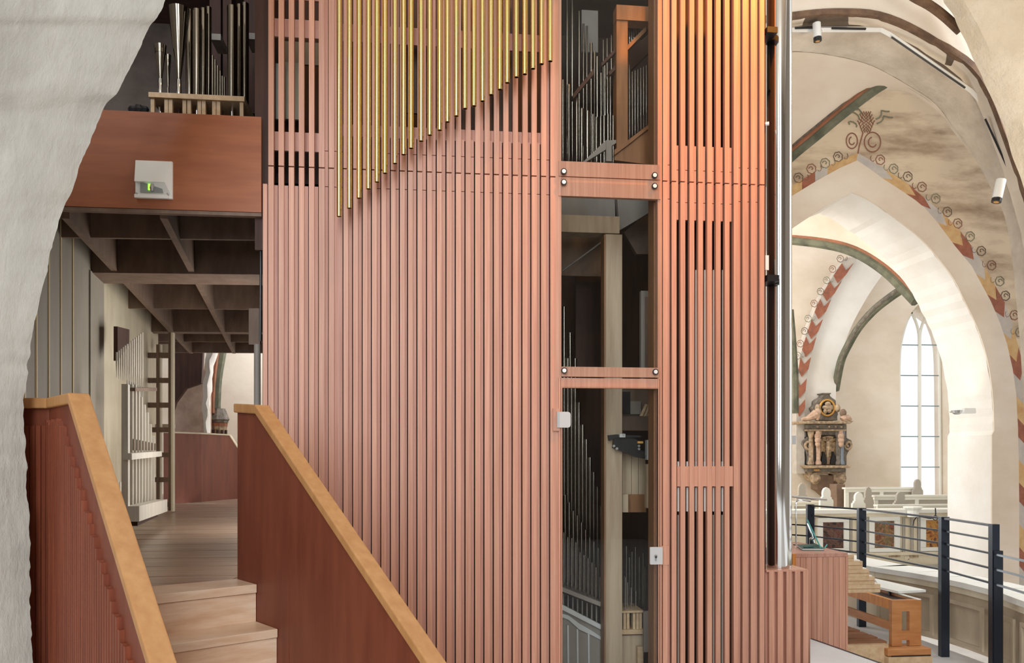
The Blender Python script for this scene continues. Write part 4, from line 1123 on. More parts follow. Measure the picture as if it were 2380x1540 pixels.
# two boards with a joint
poly_t = [tl, kn, e_]
jx = Pw(672, 1100); 
tj = ((Vector((jx.x, jx.y, 0)) - Vector((kn.x, kn.y, 0))).length) / ((Vector((e_.x, e_.y, 0)) - Vector((kn.x, kn.y, 0))).length)
jt = kn.lerp(e_, tj)
MB().prism([down(tl), tl, kn, jt, down(jt)], DN * .04).build('panel', M['darkred'], RP)
jt2 = jt + (e_ - kn).normalized() * .004
MB().prism([down(jt2), jt2, e_, down(e_)], DN * .04).build('panel', M['darkred'], RP)
def rail(pts, wdt, hgt, name, par, off):
    # handrail of rectangular section along pts (top centre line), widths across DN
    mb = MB(); vs = []
    for i, p in enumerate(pts):
        a = pts[max(0, i - 1)]; c = pts[min(len(pts) - 1, i + 1)]
        for (s, h) in ((-.5, 0), (.5, 0), (.5, 1), (-.5, 1)):
            vs.append(p + DN * (off + wdt * s) + Vector((0, 0, hgt[0] + (hgt[1] - hgt[0]) * h)))
    fs = []
    for i in range(len(pts) - 1):
        for k in range(4):
            l = (k + 1) % 4; fs.append((i * 4 + k, i * 4 + l, (i + 1) * 4 + l, (i + 1) * 4 + k))
    fs += [(3, 2, 1, 0), tuple((len(pts) - 1) * 4 + k for k in range(4))]
    return mb.add(vs, fs).build(name, M['oak'], par, bevel=.006, fix=True)
rail([tl - DD * .012, kn, e_], .075, (-.0, .045), 'handrail', RP, .02)

# left parapet: battened panel, oak rail, short straight piece at the pier
L0 = AB(-1.888, 3.50)
LP = thing('stair_parapet', 'red-brown battened stair parapet with an oak handrail, beside the limewashed pier', 'parapet', (L0.x, L0.y, 0))
nl = DN
Lw = lambda px, py: atP(px, py, L0, nl)
b0 = Lw(114, 950); b0.z = 1.80; b0a, b0b = b0.dot(RGT), b0.dot(FWD)
k0 = Lw(168, 950); k0.z = 1.80
e0 = Lw(352, 1545)
e1 = k0 + (e0 - k0) * 1.3
MB().prism([Vector((b0.x, b0.y, 0)), b0, k0, e1, Vector((e1.x, e1.y, 0))], DN * .03).build('panel', M['darkred'], LP)
rail([b0, k0, e1], .085, (.0, .048), 'handrail', LP, .025)
# stair-stepped battens on the outer face
seglen = (Vector((k0.x, k0.y, 0)) - Vector((b0.x, b0.y, 0))).length
tot = (Vector((e1.x, e1.y, 0)) - Vector((b0.x, b0.y, 0))).length
slope = (k0.z - e1.z) / (tot - seglen)
t = .012; i = 0
while t < min(tot - .05, 2.3):
    ztop = 1.745 - max(0, t - seglen + .16) * slope - .012 * (i % 3) 
    p = Vector((b0.x, b0.y, 0)) + DD * t
    q4 = [p, p + DD * .022, p + DD * .022 - DN * .018, p - DN * .018]
    if ztop > .1: MB().prism(q4, (0, 0, ztop)).build('batten', M['grooved'], LP)
    t += .0335; i += 1
# short straight piece
f0 = AB(-2.75, b0b); f1 = AB(b0a, b0b)
MB().prism([Vector((f0.x, f0.y, 0)), Vector((f1.x, f1.y, 0)), Vector((f1.x, f1.y, 0)) + FWD * .03, Vector((f0.x, f0.y, 0)) + FWD * .03], (0, 0, 1.80)).build('panel', M['darkred'], LP)
for k in range(7):
    a = AB(b0a - .016 - k * .027, b0b)
    MB().prism([Vector(((a + RGT * dx + FWD * dy).x, (a + RGT * dx + FWD * dy).y, 0)) for dx, dy in ((-.0115, 0), (.0115, 0), (.0115, -.014), (-.0115, -.014))], (0, 0, 1.72)).build('batten', M['grooved'], LP)
MB().prism([Vector(((AB(a, b_)).x, (AB(a, b_)).y, 1.80)) for a, b_ in ((-2.75, b0b - .03), (b0a + .011, b0b - .03), (b0a - .02, b0b + .055), (-2.75, b0b + .055))], (0, 0, .048)).build('handrail', M['oak'], LP, bevel=.005)

# ================================================================== THINGS IN THE PASSAGE
wp = lambda px, py, b: atD(px, py, b)
def wline(px, s_in=.16):                      # point standing in front of the passage wall at picture column px
    u = (px - CX) / F; o = W0 - SIDE * s_in; oa = o.dot(RGT); ob = o.dot(FWD)
    s = (u * ob - oa) / (-.264 - u * .9645)
    return o + PD * s
def zat(p, py): return EYE + (CY - py) / F * p.dot(FWD)
WPR = thing('wooden_pipe_rank', 'pale wooden organ pipes on a toe board along the passage wall', 'organ pipes', tuple(wline(320, .2) + Vector((0, 0, ZP))))
PB = {}
tops = [893, 893, 893, 905, 922, 940, 958, 985, 1012]
cols = [292, 306, 314, 321, 328, 335, 342, 349, 356]
for k, (px, yt) in enumerate(zip(cols, tops)):
    p = wline(px, .26 if k else .3); d = p.dot(FWD); wpx = 14 if k == 0 else 6.2
    r = wpx / F * d / 2; z1 = zat(p, yt); z0 = ZP + .06
    sq = lambda rr, z: [Vector((p.x, p.y, z)) + PD * a * rr * 1.6 + SIDE * b_ * rr for a, b_ in ((-1, -1), (1, -1), (1, 1), (-1, 1))]
    mb = MB(); 
    zf = z0 + .22 if k else z0 + .05
    mb.add(sq(r * .15, z0) + sq(r, zf) + sq(r, z1), [(3, 2, 1, 0), (8, 9, 10, 11)] + [(i + 4 * l, (i + 1) % 4 + 4 * l, (i + 1) % 4 + 4 * l + 4, i + 4 * l + 4) for l in (0, 1) for i in range(4)])
    o = mb.build('pipe', M['pipewhite'], WPR, fix=True)
    if k: 
        zm = zat(p, 1018 + k * 1.5); m_ = sq(r * .8, zm); 
        c = Vector((p.x, p.y, 0)) - SIDE * (r + .002)
        MB().prism([Vector((c.x, c.y, zat(p, 1046))) + PD * (r * 1.2), Vector((c.x, c.y, zat(p, 1046))) - PD * (r * 1.2), Vector((c.x, c.y, zm)) - PD * (r * 1.2), Vector((c.x, c.y, zm)) + PD * (r * 1.2)], -SIDE * .006).build('mouth', M['beamwood'], o)
def bar(px0, px1, y0a, y1a, y0b, y1b, s_in, th, name, m):
    a, b_ = wline(px0, s_in), wline(px1, s_in)
    pts = [Vector((a.x, a.y, zat(a, y1a))), Vector((b_.x, b_.y, zat(b_, y1b))), Vector((b_.x, b_.y, zat(b_, y0b))), Vector((a.x, a.y, zat(a, y0a)))]
    return MB().prism(pts, -SIDE * th).build(name, M[m], WPR)
bar(286, 360, 1053, 1068, 1048, 1060, .30, .06, 'rail', 'pipewhite')
bar(290, 362, 1176, 1212, 1160, 1188, .30, .10, 'toe_board', 'pipewhite')
bar(300, 350, 1212, 1222, 1194, 1200, .30, .06, 'plinth', 'casedark')
bar(244, 284, 1178, 1226, 1162, 1206, .1, .15, 'toe_board', 'pipewhite')
for k in range(5):
    px = 249 + k * 7; p = wline(px, .12); d = p.dot(FWD)
    MB().rev((p.x, p.y, zat(p, 1186)), [(.006, 0), (.012, .06), (.022, .20), (.020, .24)], 8).build('pipe_foot', M['pipewhite'], WPR, smooth=True)
UP_ = thing('upper_pipe_rank', 'row of slim white pipes hanging high on the passage wall', 'organ pipes', tuple(wline(300, .2) + Vector((0, 0, 2.2))))
for k in range(13):
    px = 271 + k * 5.0; p = wline(px, .24); d = p.dot(FWD); r = 2.0 / F * d
    zt = zat(p, 818 - k * 3.8); z0 = zat(p, 878 + k * 2.2); 
    o = MB().rev((p.x, p.y, z0), [(r * .2, 0), (r, .12), (r, zt - z0)], 8).build('pipe', M['pipewhite'], UP_, smooth=True)
    if k > 4: MB().box(p.x - r * .5, p.x + r * .5, p.y - r * .5, p.y + r * .5, z0 - .12, z0 + .02).build('pipe_foot', M['whitegrey'], o)
a, b_ = wline(283, .2), wline(338, .2)
MB().prism([Vector((a.x, a.y, zat(a, 908))), Vector((b_.x, b_.y, zat(b_, 908))), Vector((b_.x, b_.y, zat(b_, 900))), Vector((a.x, a.y, zat(a, 900)))], -SIDE * .1).build('rack_board', M['beamwood'], UP_)
a, b_ = wline(264, .12), wline(292, .12)
MB().prism([Vector((a.x, a.y, zat(a, 838))), Vector((b_.x, b_.y, zat(b_, 800))), Vector((b_.x, b_.y, zat(b_, 765))), Vector((a.x, a.y, zat(a, 758)))], -SIDE * .03).build('bracket', M['casedark'], UP_)
# ladder
DL = 9.25
LA = thing('ladder', 'brown wooden ladder standing at the far end of the pipe rank', 'ladder', (atD(375, 1190, DL).x, atD(375, 1190, DL).y, ZP))
def lbox(px0, px1, y0, y1, b, th, name, m, par):
    a, c = atD(px0, y1, b), atD(px1, y0, b)
    w_ = RGT * ((px1 - px0) / F * b)
    return MB().prism([a, a + w_, a + w_ + UP * (c.z - a.z), a + UP * (c.z - a.z)], FWD * th).build(name, M[m], par)
lbox(391, 397, 772, 1186, DL, .06, 'stile', 'beamwood', LA); lbox(397, 401.5, 772, 1188, DL - .03, .06, 'stile', 'cream', LA)
lbox(363, 369, 800, 1178, DL, .06, 'stile', 'beamwood', LA); lbox(369, 373, 800, 1178, DL + .02, .05, 'stile', 'cream', LA)
for y0, y1 in ((819, 831), (877.6, 889), (935, 946.6), (992.5, 1004), (1051, 1062), (1108.6, 1120), (1166, 1177.6)):
    lbox(338, 392, y0, y1, DL + .01, .05, 'rung', 'beamwood', LA)
o = lbox(370, 391, 799, 820, DL + .3, .12, 'paper_box', 'pipewhite', None); tag(o, 'small pale box behind the top rungs of the ladder', 'box')
o = lbox(360, 391, 985, 993, DL + .2, .2, 'shelf_board', 'pipewhite', None); tag(o, 'pale board lying across behind the middle rungs of the ladder', 'board')
# far parapet of the passage
FP = thing('passage_parapet', 'dark red parapet with a pale cap closing the end of the passage', 'parapet', tuple(atD(470, 1160, 11.4)))
zc = EYE + 56 / F * 11.4
def ppan(px0, b0, px1, b1, z0a, z1a, z1b, name, m, th):
    a, c = atD(px0, CY, b0), atD(px1, CY, b1)
    return MB().prism([Vector((a.x, a.y, z0a)), Vector((c.x, c.y, z0a)), Vector((c.x, c.y, z1b)), Vector((a.x, a.y, z1a))], FWD * th).build(name, M[m], FP)
ppan(380, 10.9, 468, 11.5, ZP, zc, zc, 'panel', 'darkred', .04); ppan(380, 10.88, 468, 11.48, zc, zc + .02, zc + .02, 'cap', 'cream', .08)
ppan(468, 11.5, 533, 12.2, ZP, zc, zc, 'panel', 'darkred', .04); ppan(468, 11.48, 533, 12.18, zc, zc + .02, zc + .02, 'cap', 'cream', .08)
a = atD(533, CY, 12.2); c = atD(575, 1062, 12.6)
MB().prism([Vector((a.x, a.y, ZP)), Vector((c.x, c.y, ZP)), Vector((c.x, c.y, zc - .42)), Vector((a.x, a.y, zc))], FWD * .04).build('panel', M['darkred'], FP)
MB().prism([Vector((a.x, a.y, zc)), Vector((c.x, c.y, zc - .42)), Vector((c.x, c.y, zc - .40)), Vector((a.x, a.y, zc + .02))], FWD * .07).build('cap', M['cream'], FP)
# floor beyond
struct(MB().prism([AB(-6, 11.3, ZP - .04), AB(-2, 11.3, ZP - .04), AB(-2, 15.2, ZP - .04), AB(-6, 15.2, ZP - .04)], (0, 0, .038)).build('floor', M['oakfloor']), 'floor beyond the end of the passage', 'floor')
# grey pipe and cables beside the case edge
p = atD(598, 960, 4.98)
o = MB().rev((p.x, p.y, ZP), [(.020, 0), (.020, zat(p, 800) - ZP)], 12).build('grey_pipe', M['greyboard'], smooth=True); tag(o, 'grey plastic pipe standing between the parapet end and the slats', 'pipe')
o = MB().tube([Vector((p.x + .015, p.y + .03, 3.2)), Vector((p.x + .015, p.y + .03, 2.7)), Vector((p.x + .012, p.y + .03, zat(p, 790)))], .008, 6).build('cable', M['black']); tag(o, 'thin dark cable running up beside the organ slats', 'cable')
o = lbox(578, 604, 716, 800, 5.2, .02, 'wall_box', 'beamwood', None); tag(o, 'small tilted brown box hanging at the case edge below the passage ceiling', 'box')

# ================================================================== GALLERY: parapet, railing, console, bench
ZS = .55
SP = [(3.20, 8.9), (3.43, 7.69), (3.60, 7.3), (3.69, 7.02), (3.74, 6.70), (3.76, 6.40), (3.745, 6.15), (3.71, 5.93), (3.62, 5.2), (3.5, 4.4)]
GP = thing('wall_gallery', 'low cream panelled gallery wall with a white sill under the railing', 'wall', tuple(AB(3.7, 6.5, 0))); struct(GP)
for i in range(len(SP) - 1):
    a, b_ = AB(*SP[i]), AB(*SP[i + 1]); d = (b_ - a).normalized(); nn = Vector((-d.y, d.x, 0))
    if nn.dot(RGT) < 0: nn = -nn
    MB().prism([a, b_, b_ + nn * .25, a + nn * .25], (0, 0, ZS - .06)).build('wall_body', M['gallerywall'], GP)
    f = -nn * .05
    MB().prism([p + UP * (ZS - .045) for p in (a + f, b_ + f, b_ + nn * .34, a + nn * .34)], (0, 0, .045)).build('sill', M['pewwhite'], GP)
    MB().prism([p + UP * (ZS - .10) for p in (a + f * .5, b_ + f * .5, b_, a)], (0, 0, .055)).build('moulding', M['cream'], GP)
def span(i0, i1, z0, z1, m, th, name):
    for i in range(i0, i1):
        a, b_ = AB(*SP[i]), AB(*SP[i + 1]); d = (b_ - a).normalized(); nn = Vector((-d.y, d.x, 0))
        if nn.dot(RGT) < 0: nn = -nn
        MB().prism([p + UP * z0 for p in (a, b_, b_ - nn * th, a - nn * th)], (0, 0, z1 - z0)).build(name, M[m], GP)
for i0, i1 in ((1, 3), (3, 5), (5, 7), (7, 8)):
    a, b_ = AB(*SP[i0]), AB(*SP[i1]); d = (b_ - a); L = d.length; d.normalize(); nn = Vector((-d.y, d.x, 0))
    if nn.dot(RGT) < 0: nn = -nn
    for (s0, s1, z0, z1) in ((.05, L - .05, .36, .39), (.05, L - .05, .04, .07), (.05, .08, .07, .36), (L - .08, L - .05, .07, .36)):
        p0 = a + d * s0 - nn * .03; p1 = a + d * s1 - nn * .03
        MB().prism([p + UP * z0 for p in (p0, p1, p1 - nn * .02, p0 - nn * .02)], (0, 0, z1 - z0)).build('panel_moulding', M['gallerywall'], GP)

RA = thing('railing', 'blue-black steel railing with five bars along the gallery edge', 'railing', tuple(AB(3.3, 6.8, 0)))
posts = [(1885, 1171, 8.18), (2005, 1179, 7.6), (2197.5, 1200, 6.45), (2315, 1218, 5.74)]
PP = []
for k, (px, py, d) in enumerate(posts):
    p = AB((px - CX) / F * d, d); PP.append(p)
    wd = (16, 17, 19, 17)[k] / F * d / 2
    f = FWD * .05
    zlow = .0 if k else .35
    MB().prism([Vector((q_.x, q_.y, zlow)) for q_ in (p - RGT * wd, p + RGT * wd, p + RGT * wd + f, p - RGT * wd + f)], (0, 0, 1.105 - zlow)).build('rail_post', M['bluesteel'], RA)
path = [AB(2.72, 8.45)] + PP + [AB(3.375, 5.39), AB(3.30, 4.9)]
for z in (1.1, 1.0, .9, .795, .69):
    if z == 1.1: pts = PP
    elif z == 1.0: pts = PP
    else: pts = path
    for i in range(len(pts) - 1):
        a, b_ = pts[i] + FWD * .02, pts[i + 1] + FWD * .02
        d = (b_ - a).normalized(); s = Vector((-d.y, d.x, 0)) * (.02 if z == 1.1 else .008); hh = .014 if z == 1.1 else .013
        last = i >= 4
        MB().prism([p + UP * (z - hh) for p in (a - s, b_ - s, b_ + s, a + s)], (0, 0, hh)).build('bar', M['steelrail' if last and z != 1.1 else 'bluesteel'], RA)
# thicker lower half of the end post
p = PP[3] + RGT * .012 - FWD * .01
MB().prism([Vector((q_.x, q_.y, 0)) for q_ in (p - RGT * .032, p + RGT * .032, p + RGT * .032 + FWD * .06, p - RGT * .032 + FWD * .06)], (0, 0, .92)).build('rail_post', M['bluesteel'], RA)

# pale raised floor edge in the corner of the frame
pts = [atZ(px, py, .25) for px, py in ((1883, 1484), (2064, 1548), (2170, 1600), (2170, 1700), (1883, 1700))]
st_ = MB().prism([Vector((p.x, p.y, 0)) for p in pts], (0, 0, .25)).build('floor', M['floorgrey']); struct(st_, 'pale grey raised floor edge before the console', 'floor')
p0, p1 = pts[0], pts[1]; dd_ = (p1 - p0).normalized(); nn = Vector((-dd_.y, dd_.x, 0))
if nn.y < 0: nn = -nn
MB().prism([p0 + UP * -.02, p1 + UP * -.02, p1 + nn * .02 + UP * -.02, p0 + nn * .02 + UP * -.02], (0, 0, .022)).build('edge_strip', M['bluesteel'], st_)

# console
YC0 = 5.88
KX0, KX1 = XF(1836, YC0), XF(1970, YC0); KZ = .852
KO = thing('organ_console', 'salmon boarded organ console with stepped oak key cheeks', 'organ console', ((KX0 + KX1) / 2, 6.3, 0))
MB().box(KX0, KX1, YC0 - .005, 6.70, KZ - .03, KZ).build('top_board', M['backing'], KO, bevel=.003)
MB().box(XF(1966, YC0), KX1, YC0 - .003, YC0 + .03, 0, KZ - .03).build('corner_post', M['slat'], KO)
eds = [1840, 1848, 1860, 1873, 1886, 1899, 1912, 1925, 1937, 1951, 1965.5]
for a, b_ in zip(eds[:-1], eds[1:]):
    MB().box(XF(a, YC0) + .0015, XF(b_, YC0) - .0015, YC0, YC0 + .02, 0, KZ - .031).build('board', M['slat'], KO)
MB().box(KX0, KX1 - .001, YC0 + .021, 6.68, 0, KZ - .032).build('carcass', M['darkred'], KO)
MB().box(XF(1839, YC0), XF(1847, YC0), YC0 - .02, YC0 - .001, ZF(1320, YC0, 1843), ZF(1286, YC0, 1843)).build('lit_edge_strip', M['orangelit'], KO)  # lit edge of the console made as an orange strip
steps = [(1971, 1377), (1971, 1289), (1985, 1287), (1985, 1303.5), (2005, 1303), (2005, 1323), (2020, 1322), (2020, 1340), (2033, 1340), (2033, 1358), (2047, 1358), (2044, 1368), (2038, 1376)]
lv = [(1289, 1303.5), (1303.5, 1322.5), (1322.5, 1340), (1340, 1358), (1358, 1377)]
rx = [1985, 2005, 2020, 2033, 2046]
for (y0, y1), x1 in zip(lv, rx):
    Y_ = 5.90
    z1_, z0_ = ZF(y0, Y_, 2000), ZF(y1, Y_, 2000)
    o = MB().box(XF(1971, Y_), XF(x1, Y_), Y_, 6.55, z0_ + .001, z1_).build('key_cheek', M['lightwood'], KO)
    MB().box(XF(1971, Y_), XF(x1, Y_) - .003, Y_ - .001, Y_, z0_ + (z1_ - z0_) * .45, z0_ + (z1_ - z0_) * .5).build('groove', M['tanwood'], o)
    MB().box(XF(x1 - 17, Y_), XF(x1 - 1, Y_), Y_ + .03, 6.5, z1_, z1_ + .006).build('keyboard', M['paper'], KO)
# lamp, glass desk, notebook on the console
CLp = thing('console_lamp', 'slim chrome rod lamp standing on the console', 'lamp', tuple(atY(1850, 1262, 6.45)))
MB().tube([atY(1850, 1264, 6.45), atY(1850, 1170, 6.45), atY(1852, 1164, 6.45), atY(1858, 1161, 6.45), atY(1885, 1164, 6.4)], .006, 8).build('stem', M['chrome'], CLp, smooth=True)
MB().tube([atY(1820, 1151, 6.4), atY(1922, 1161, 6.3)], .010, 10).build('lamp_tube', M['chrome'], CLp, smooth=True)
c = atY(1850, 1266, 6.45); MB().rev((c.x, c.y, KZ), [(.025, 0), (.022, .008)], 12).build('base', M['chrome'], CLp)
GDk = thing('glass_music_desk', 'tilted glass music desk with teal edges and a chrome strut on the console', 'music desk', tuple(atY(1890, 1278, 6.3)))
g = [atY(1876, 1207, 6.55), atY(1908, 1274, 6.30), atY(1908, 1274, 6.05) , atY(1876, 1207, 6.30)]
MB().prism(g, (.006, 0, .003)).build('pane', M['glassgreen'], GDk)
MB().tube([g[3], g[2]], .005, 6).build('glass_edge', M['glassedge'], GDk)
MB().tube([g[2], g[2] + Vector((.02, -.02, .005)), g[2] + Vector((.05, .0, .03))], .005, 6).build('glass_edge', M['glassedge'], GDk)
MB().tube([atY(1876, 1216, 6.28), atY(1886, 1240, 6.25), atY(1892, 1262, 6.2)], .008, 8).build('strut', M['steel'], GDk)
c = atY(1887, 1252, 6.2); MB().ball(c, .016, .016, .016).build('knob', M['chrome'], GDk, smooth=True)
o = MB().box(XF(1838, 6.5), XF(1882, 6.5), 6.5, 6.506, KZ, KZ + .055).build('glass_guard', M['glass']); tag(o, 'low clear glass strip along the back of the console top', 'glass strip')
NB = thing('notebook', 'dark green notebook lying on the console top', 'notebook', tuple(atZ(1884, 1276, KZ)))
nbp = [atZ(px, py, KZ) for px, py in ((1864, 1279), (1915, 1279), (1897, 1268.5), (1853, 1271))]
MB().prism(nbp, (0, 0, .004)).build('cover', M['greenbook'], NB)
cc = sum(nbp, Vector()) / 4
MB().prism([cc + (p - cc) * .96 + UP * .004 for p in nbp], (0, 0, .012)).build('pages', M['paper'], NB)
MB().prism([p + UP * .016 for p in nbp], (0, 0, .004)).build('cover', M['greenbook'], NB)
o = MB().tube([atZ(1868, 1271, KZ + .027), atZ(1890, 1270, KZ + .027)], .006, 8).build('pen', M['greenbook']); tag(o, 'green pen lying on the notebook', 'pen')

# bench
YBn = 5.95
BN = thing('organ_bench', 'oak organ bench with cut-out end panel and white seat board', 'bench', tuple(atY(2107, 1500, YBn)))
def bx(px, Y=YBn): return XF(px, Y)
x0, x1 = bx(2073), bx(2141); zt, zb2 = ZF(1394, YBn, 2107), ZF(1500, YBn, 2107)
def zpy(y): return ZF(y, YBn, 2107)
hx0, hx1 = bx(2096), bx(2114)
for (a, b_, c, d) in ((x0, hx0, 1394, 1500), (hx1, x1, 1394, 1500), (hx0, hx1, 1394, 1420), (hx0, hx1, 1465, 1487), (hx0, (hx0 + hx1) / 2 + .01, 1500, 1512)):
    MB().box(a, b_, YBn, YBn + .04, zpy(d), zpy(c)).build('end_panel', M['benchwood'], BN)
MB().box(bx(2050), bx(2150), YBn - .08, YBn + .1, 0.06, zpy(1501)).build('foot', M['benchwood'], BN, bevel=.006)
MB().box(bx(2058), bx(2148), YBn - .085, YBn - .08, zpy(1522), zpy(1516)).build('foot_slot', M['leather'], BN)
MB().box(bx(2050), bx(2150), YBn - .09, YBn + .11, 0, .055).build('foot', M['lightwood'], BN)
MB().box(x0, x0 + .03, YBn + .041, 7.35, zpy(1416), zt).build('side_rail', M['orangelit'], BN)  # orange tone stands in for warm light on this face
MB().box(x0 + .005, x0 + .03, YBn + .04, 7.35, zpy(1465), zpy(1446)).build('stretcher', M['benchwood'], BN)
MB().box(x1 - .02, x1, YBn + .041, 7.35, zpy(1416), zt).build('side_rail', M['benchwood'], BN)
MB().box(x0 + .03, x1 - .02, YBn + .04, 7.35, zpy(1416), zpy(1400)).build('tray', M['leather'], BN)
MB().box(x0, x1, 7.3, 7.34, 0, zt).build('end_panel', M['benchwood'], BN)
MB().box(x1 - .03, x1 + .0, YBn, 7.35, zt, zt + .006).build('white_edge', M['pewwhite'], BN)
c = atY(2046, 1378, 6.5); MB().box(c.x - .02, c.x + .02, c.y, c.y + .01, c.z - .03, c.z + .025).build('brass_catch', M['gilt'], BN)
ST_ = [atZ(px, py, .50) for px, py in ((2032, 1343), (2152, 1370), (2088, 1373.5), (2046, 1364))]
MB().prism([p - UP * .018 for p in ST_], (0, 0, .018)).build('seat', M['pewwhite'], BN)
c = (ST_[2] + ST_[3]) / 2 + Vector((.03, .03, 0)); MB().box(c.x - .01, c.x + .012, c.y, c.y + .02, zt - .02, .483).build('seat_support', M['black'], BN)
# pedal board between console and bench
PDB = thing('pedalboard', 'brown wooden pedalboard on the floor between console and bench', 'pedalboard', (XF(2010, 6.2), 6.4, 0))
for k in range(9):
    Y_ = 5.98 + k * .13
    MB().box(XF(1968, 5.9), XF(2072, 5.95) - .02, Y_, Y_ + .10, .05, .15 + .004 * (k % 2)).build('pedal', M['pedal'], PDB)
MB().box(XF(1968, 5.9), XF(2060, 5.95), 5.92, 5.97, 0, .14).build('frame', M['lightwood'], PDB)
MB().box(XF(1968, 5.9), XF(2065, 5.95), 5.97, 7.2, 0, .05).build('base', M['casedark'], PDB)

# ================================================================== NAVE: balcony with pictures, pews, epitaph, lamps
YP = 13.0
BF = thing('balcony_front', 'cream panelled balcony front with three pictures', 'balcony', tuple(atY(2020, 1400, YP)))
def nb(px0, px1, y0, y1, Y, th, name, m, par=BF):
    a, c = atY(px0, y1, Y), atY(px1, y0, Y)
    zc1 = ZF(y0, Y, (px0 + px1) / 2); zc0 = ZF(y1, Y, (px0 + px1) / 2)
    return MB().box(a.x, c.x, Y, Y + th, zc0, zc1).build(name, M[m], par)
nb(1780, 2340, 1196, 1420, YP, .1, 'panel', 'cream')
nb(1780, 2340, 1184, 1192, YP - .14, .4, 'ledge', 'pewwhite'); nb(1780, 2340, 1192, 1200, YP - .06, .1, 'moulding', 'cream')
nb(1780, 2340, 1283, 1290, YP - .05, .1, 'moulding', 'cream'); nb(1780, 2340, 1314, 1326, YP - .05, .1, 'moulding', 'pewgrey')
for k, (a, b_, c, d, m) in enumerate(((1913, 1962, 1213, 1274, 'art1'), (2033, 2080, 1210, 1273, 'art2'), (2152.5, 2200, 1208, 1271, 'art3'))):
    o = nb(a, b_, c, d, YP - .02, .02, 'picture', m)
    for (e, f, g_, h) in ((a - 12, b_ + 12, c - 10, c), (a - 12, b_ + 12, d, d + 9), (a - 12, a, c, d), (b_, b_ + 12, c, d)):
        nb(e, f, g_, h, YP - .045, .05, 'picture_frame', 'pewwhite')
for px in (1890, 1976, 1994, 2014, 2099, 2118, 2134):
    nb(px, px + 4, 1203, 1283, YP - .03, .03, 'pilaster', 'pewgrey'); nb(px + 5, px + 13, 1203, 1283, YP - .02, .02, 'pilaster', 'cream')
# worn painted ornament under the pictures
for k, (px, py, w_, h_) in enumerate(((2046, 1288, 14, 5), (2080, 1290, 18, 8), (2108, 1296, 8, 8), (2125, 1292, 14, 6), (2118, 1300, 10, 4), (2184, 1286, 10, 5))):
    nb(px - w_ / 1.4, px + w_ / 1.4, py - h_ / 2, py + h_ / 2, YP - .015, .015, 'painted_ornament', 'stone_tan' if k % 2 else 'cream')
# small pedestal shelf and iron candle bracket
c = atY(2122, 1178, 12.8)
o = MB().rev((c.x, c.y, c.z - .16), [(.09, 0), (.09, .1), (.12, .13), (.15, .15), (.15, .17)], 12).build('pedestal', M['pewwhite']); tag(o, 'small white pedestal on the balcony ledge left of the big pier', 'pedestal')
o = MB().tube([atY(px, py, 12.75) for px, py in smooth_line([(2122, 1222), (2125, 1208), (2134, 1200), (2150, 1202), (2164, 1204), (2174, 1198), (2174, 1180)], 20)], .010, 6).build('iron_bracket', M['black']); tag(o, 'curled black iron bracket on the balcony front', 'bracket')
MB().tube([atY(2174 + 6 * math.cos(t), 1203 + 5 * math.sin(t), 12.72) for t in [k * .63 for k in range(10)]], .008, 5, closed=True).build('ring', M['black'], o)

def pew_end(px, yt, yb, Y, wpx, m, label):
    xs = [(-.5, 0), (-.5, .52), (-.47, .58), (-.38, .60), (-.36, .66), (-.28, .68), (-.30, .78), (-.27, .88), (-.17, .96), (0, 1.0)]
    d = dep(px, Y); W_ = wpx / F * d; bt = atY(px, yb, Y); H = atY(px, yt, Y).z - bt.z
    zz = lambda h: .36 if h == 0 else bt.z + h * H
    pts = [Vector((bt.x + a * W_, Y, zz(h))) for a, h in xs] + [Vector((bt.x - a * W_, Y, zz(h))) for a, h in reversed(xs[:-1])]
    o = MB().prism(pts, (0, .06, 0)).build('pew_end', M[m]); return tag(o, label, 'pew end', 'rounded pew ends beyond the balcony')
pew_end(1922, 1132, 1200, 13.5, 32, 'pewwhite', 'white rounded pew end below the carved epitaph')
pew_end(1997, 1143, 1205, 13.45, 32, 'pewwhite', 'brightest white rounded pew end behind the second picture')
pew_end(2019, 1131, 1205, 14.4, 26, 'pewgrey', 'grey rounded pew end close beside the brightest white one')
pew_end(2094, 1142, 1205, 14.0, 34, 'pewgrey', 'grey rounded pew end behind the white pedestal')
pew_end(2134, 1113, 1172, 15.6, 25, 'pewgrey', 'tall grey rounded pew end standing against the bright window')
pew_end(1865, 1122, 1205, 15.0, 30, 'pewgrey', 'dim grey rounded pew end beside the polished pipe')
def pew_back(px0, px1, y0, y1, Y, label):
    t = thing('pew', label, 'pew', tuple(atY((px0 + px1) / 2, y1, Y)), 'pews beyond the balcony')
    nb(px0, px1, y0 + 10, y1, Y, .04, 'back_panel', 'pewgrey', t); nb(px0, px1, y0, y0 + 4, Y - .05, .14, 'cap', 'pewwhite', t)
    nb(px0, px1, y0 + 4, y0 + 11, Y - .02, .06, 'top_rail', 'pewwhite', t)
    MB().box(XF(px0, Y), XF(px1, Y), Y, Y + .04, .36, ZF(y1, Y, px0)).build('back_panel', M['pewgrey'], t)
    n = max(2, int((px1 - px0) / 75)) 
    for k in range(n + 1):
        x = px0 + (px1 - px0 - 8) * k / n; nb(x, x + 8, y0 + 11, y1, Y - .02, .06, 'stile', 'pewwhite', t)
pew_back(1965, 2134, 1132, 1205, 15.7, 'long white pew under the window wall, its back to the wall')
pew_back(2033, 2230, 1150, 1205, 14.5, 'white panelled pew in the middle row before the window')
pew_back(1780, 1905, 1165, 1205, 14.2, 'white pew behind the lamp rod and the polished pipe')
pew_back(2040, 2230, 1172, 1205, 13.7, 'white pew in the front row right behind the balcony ledge')
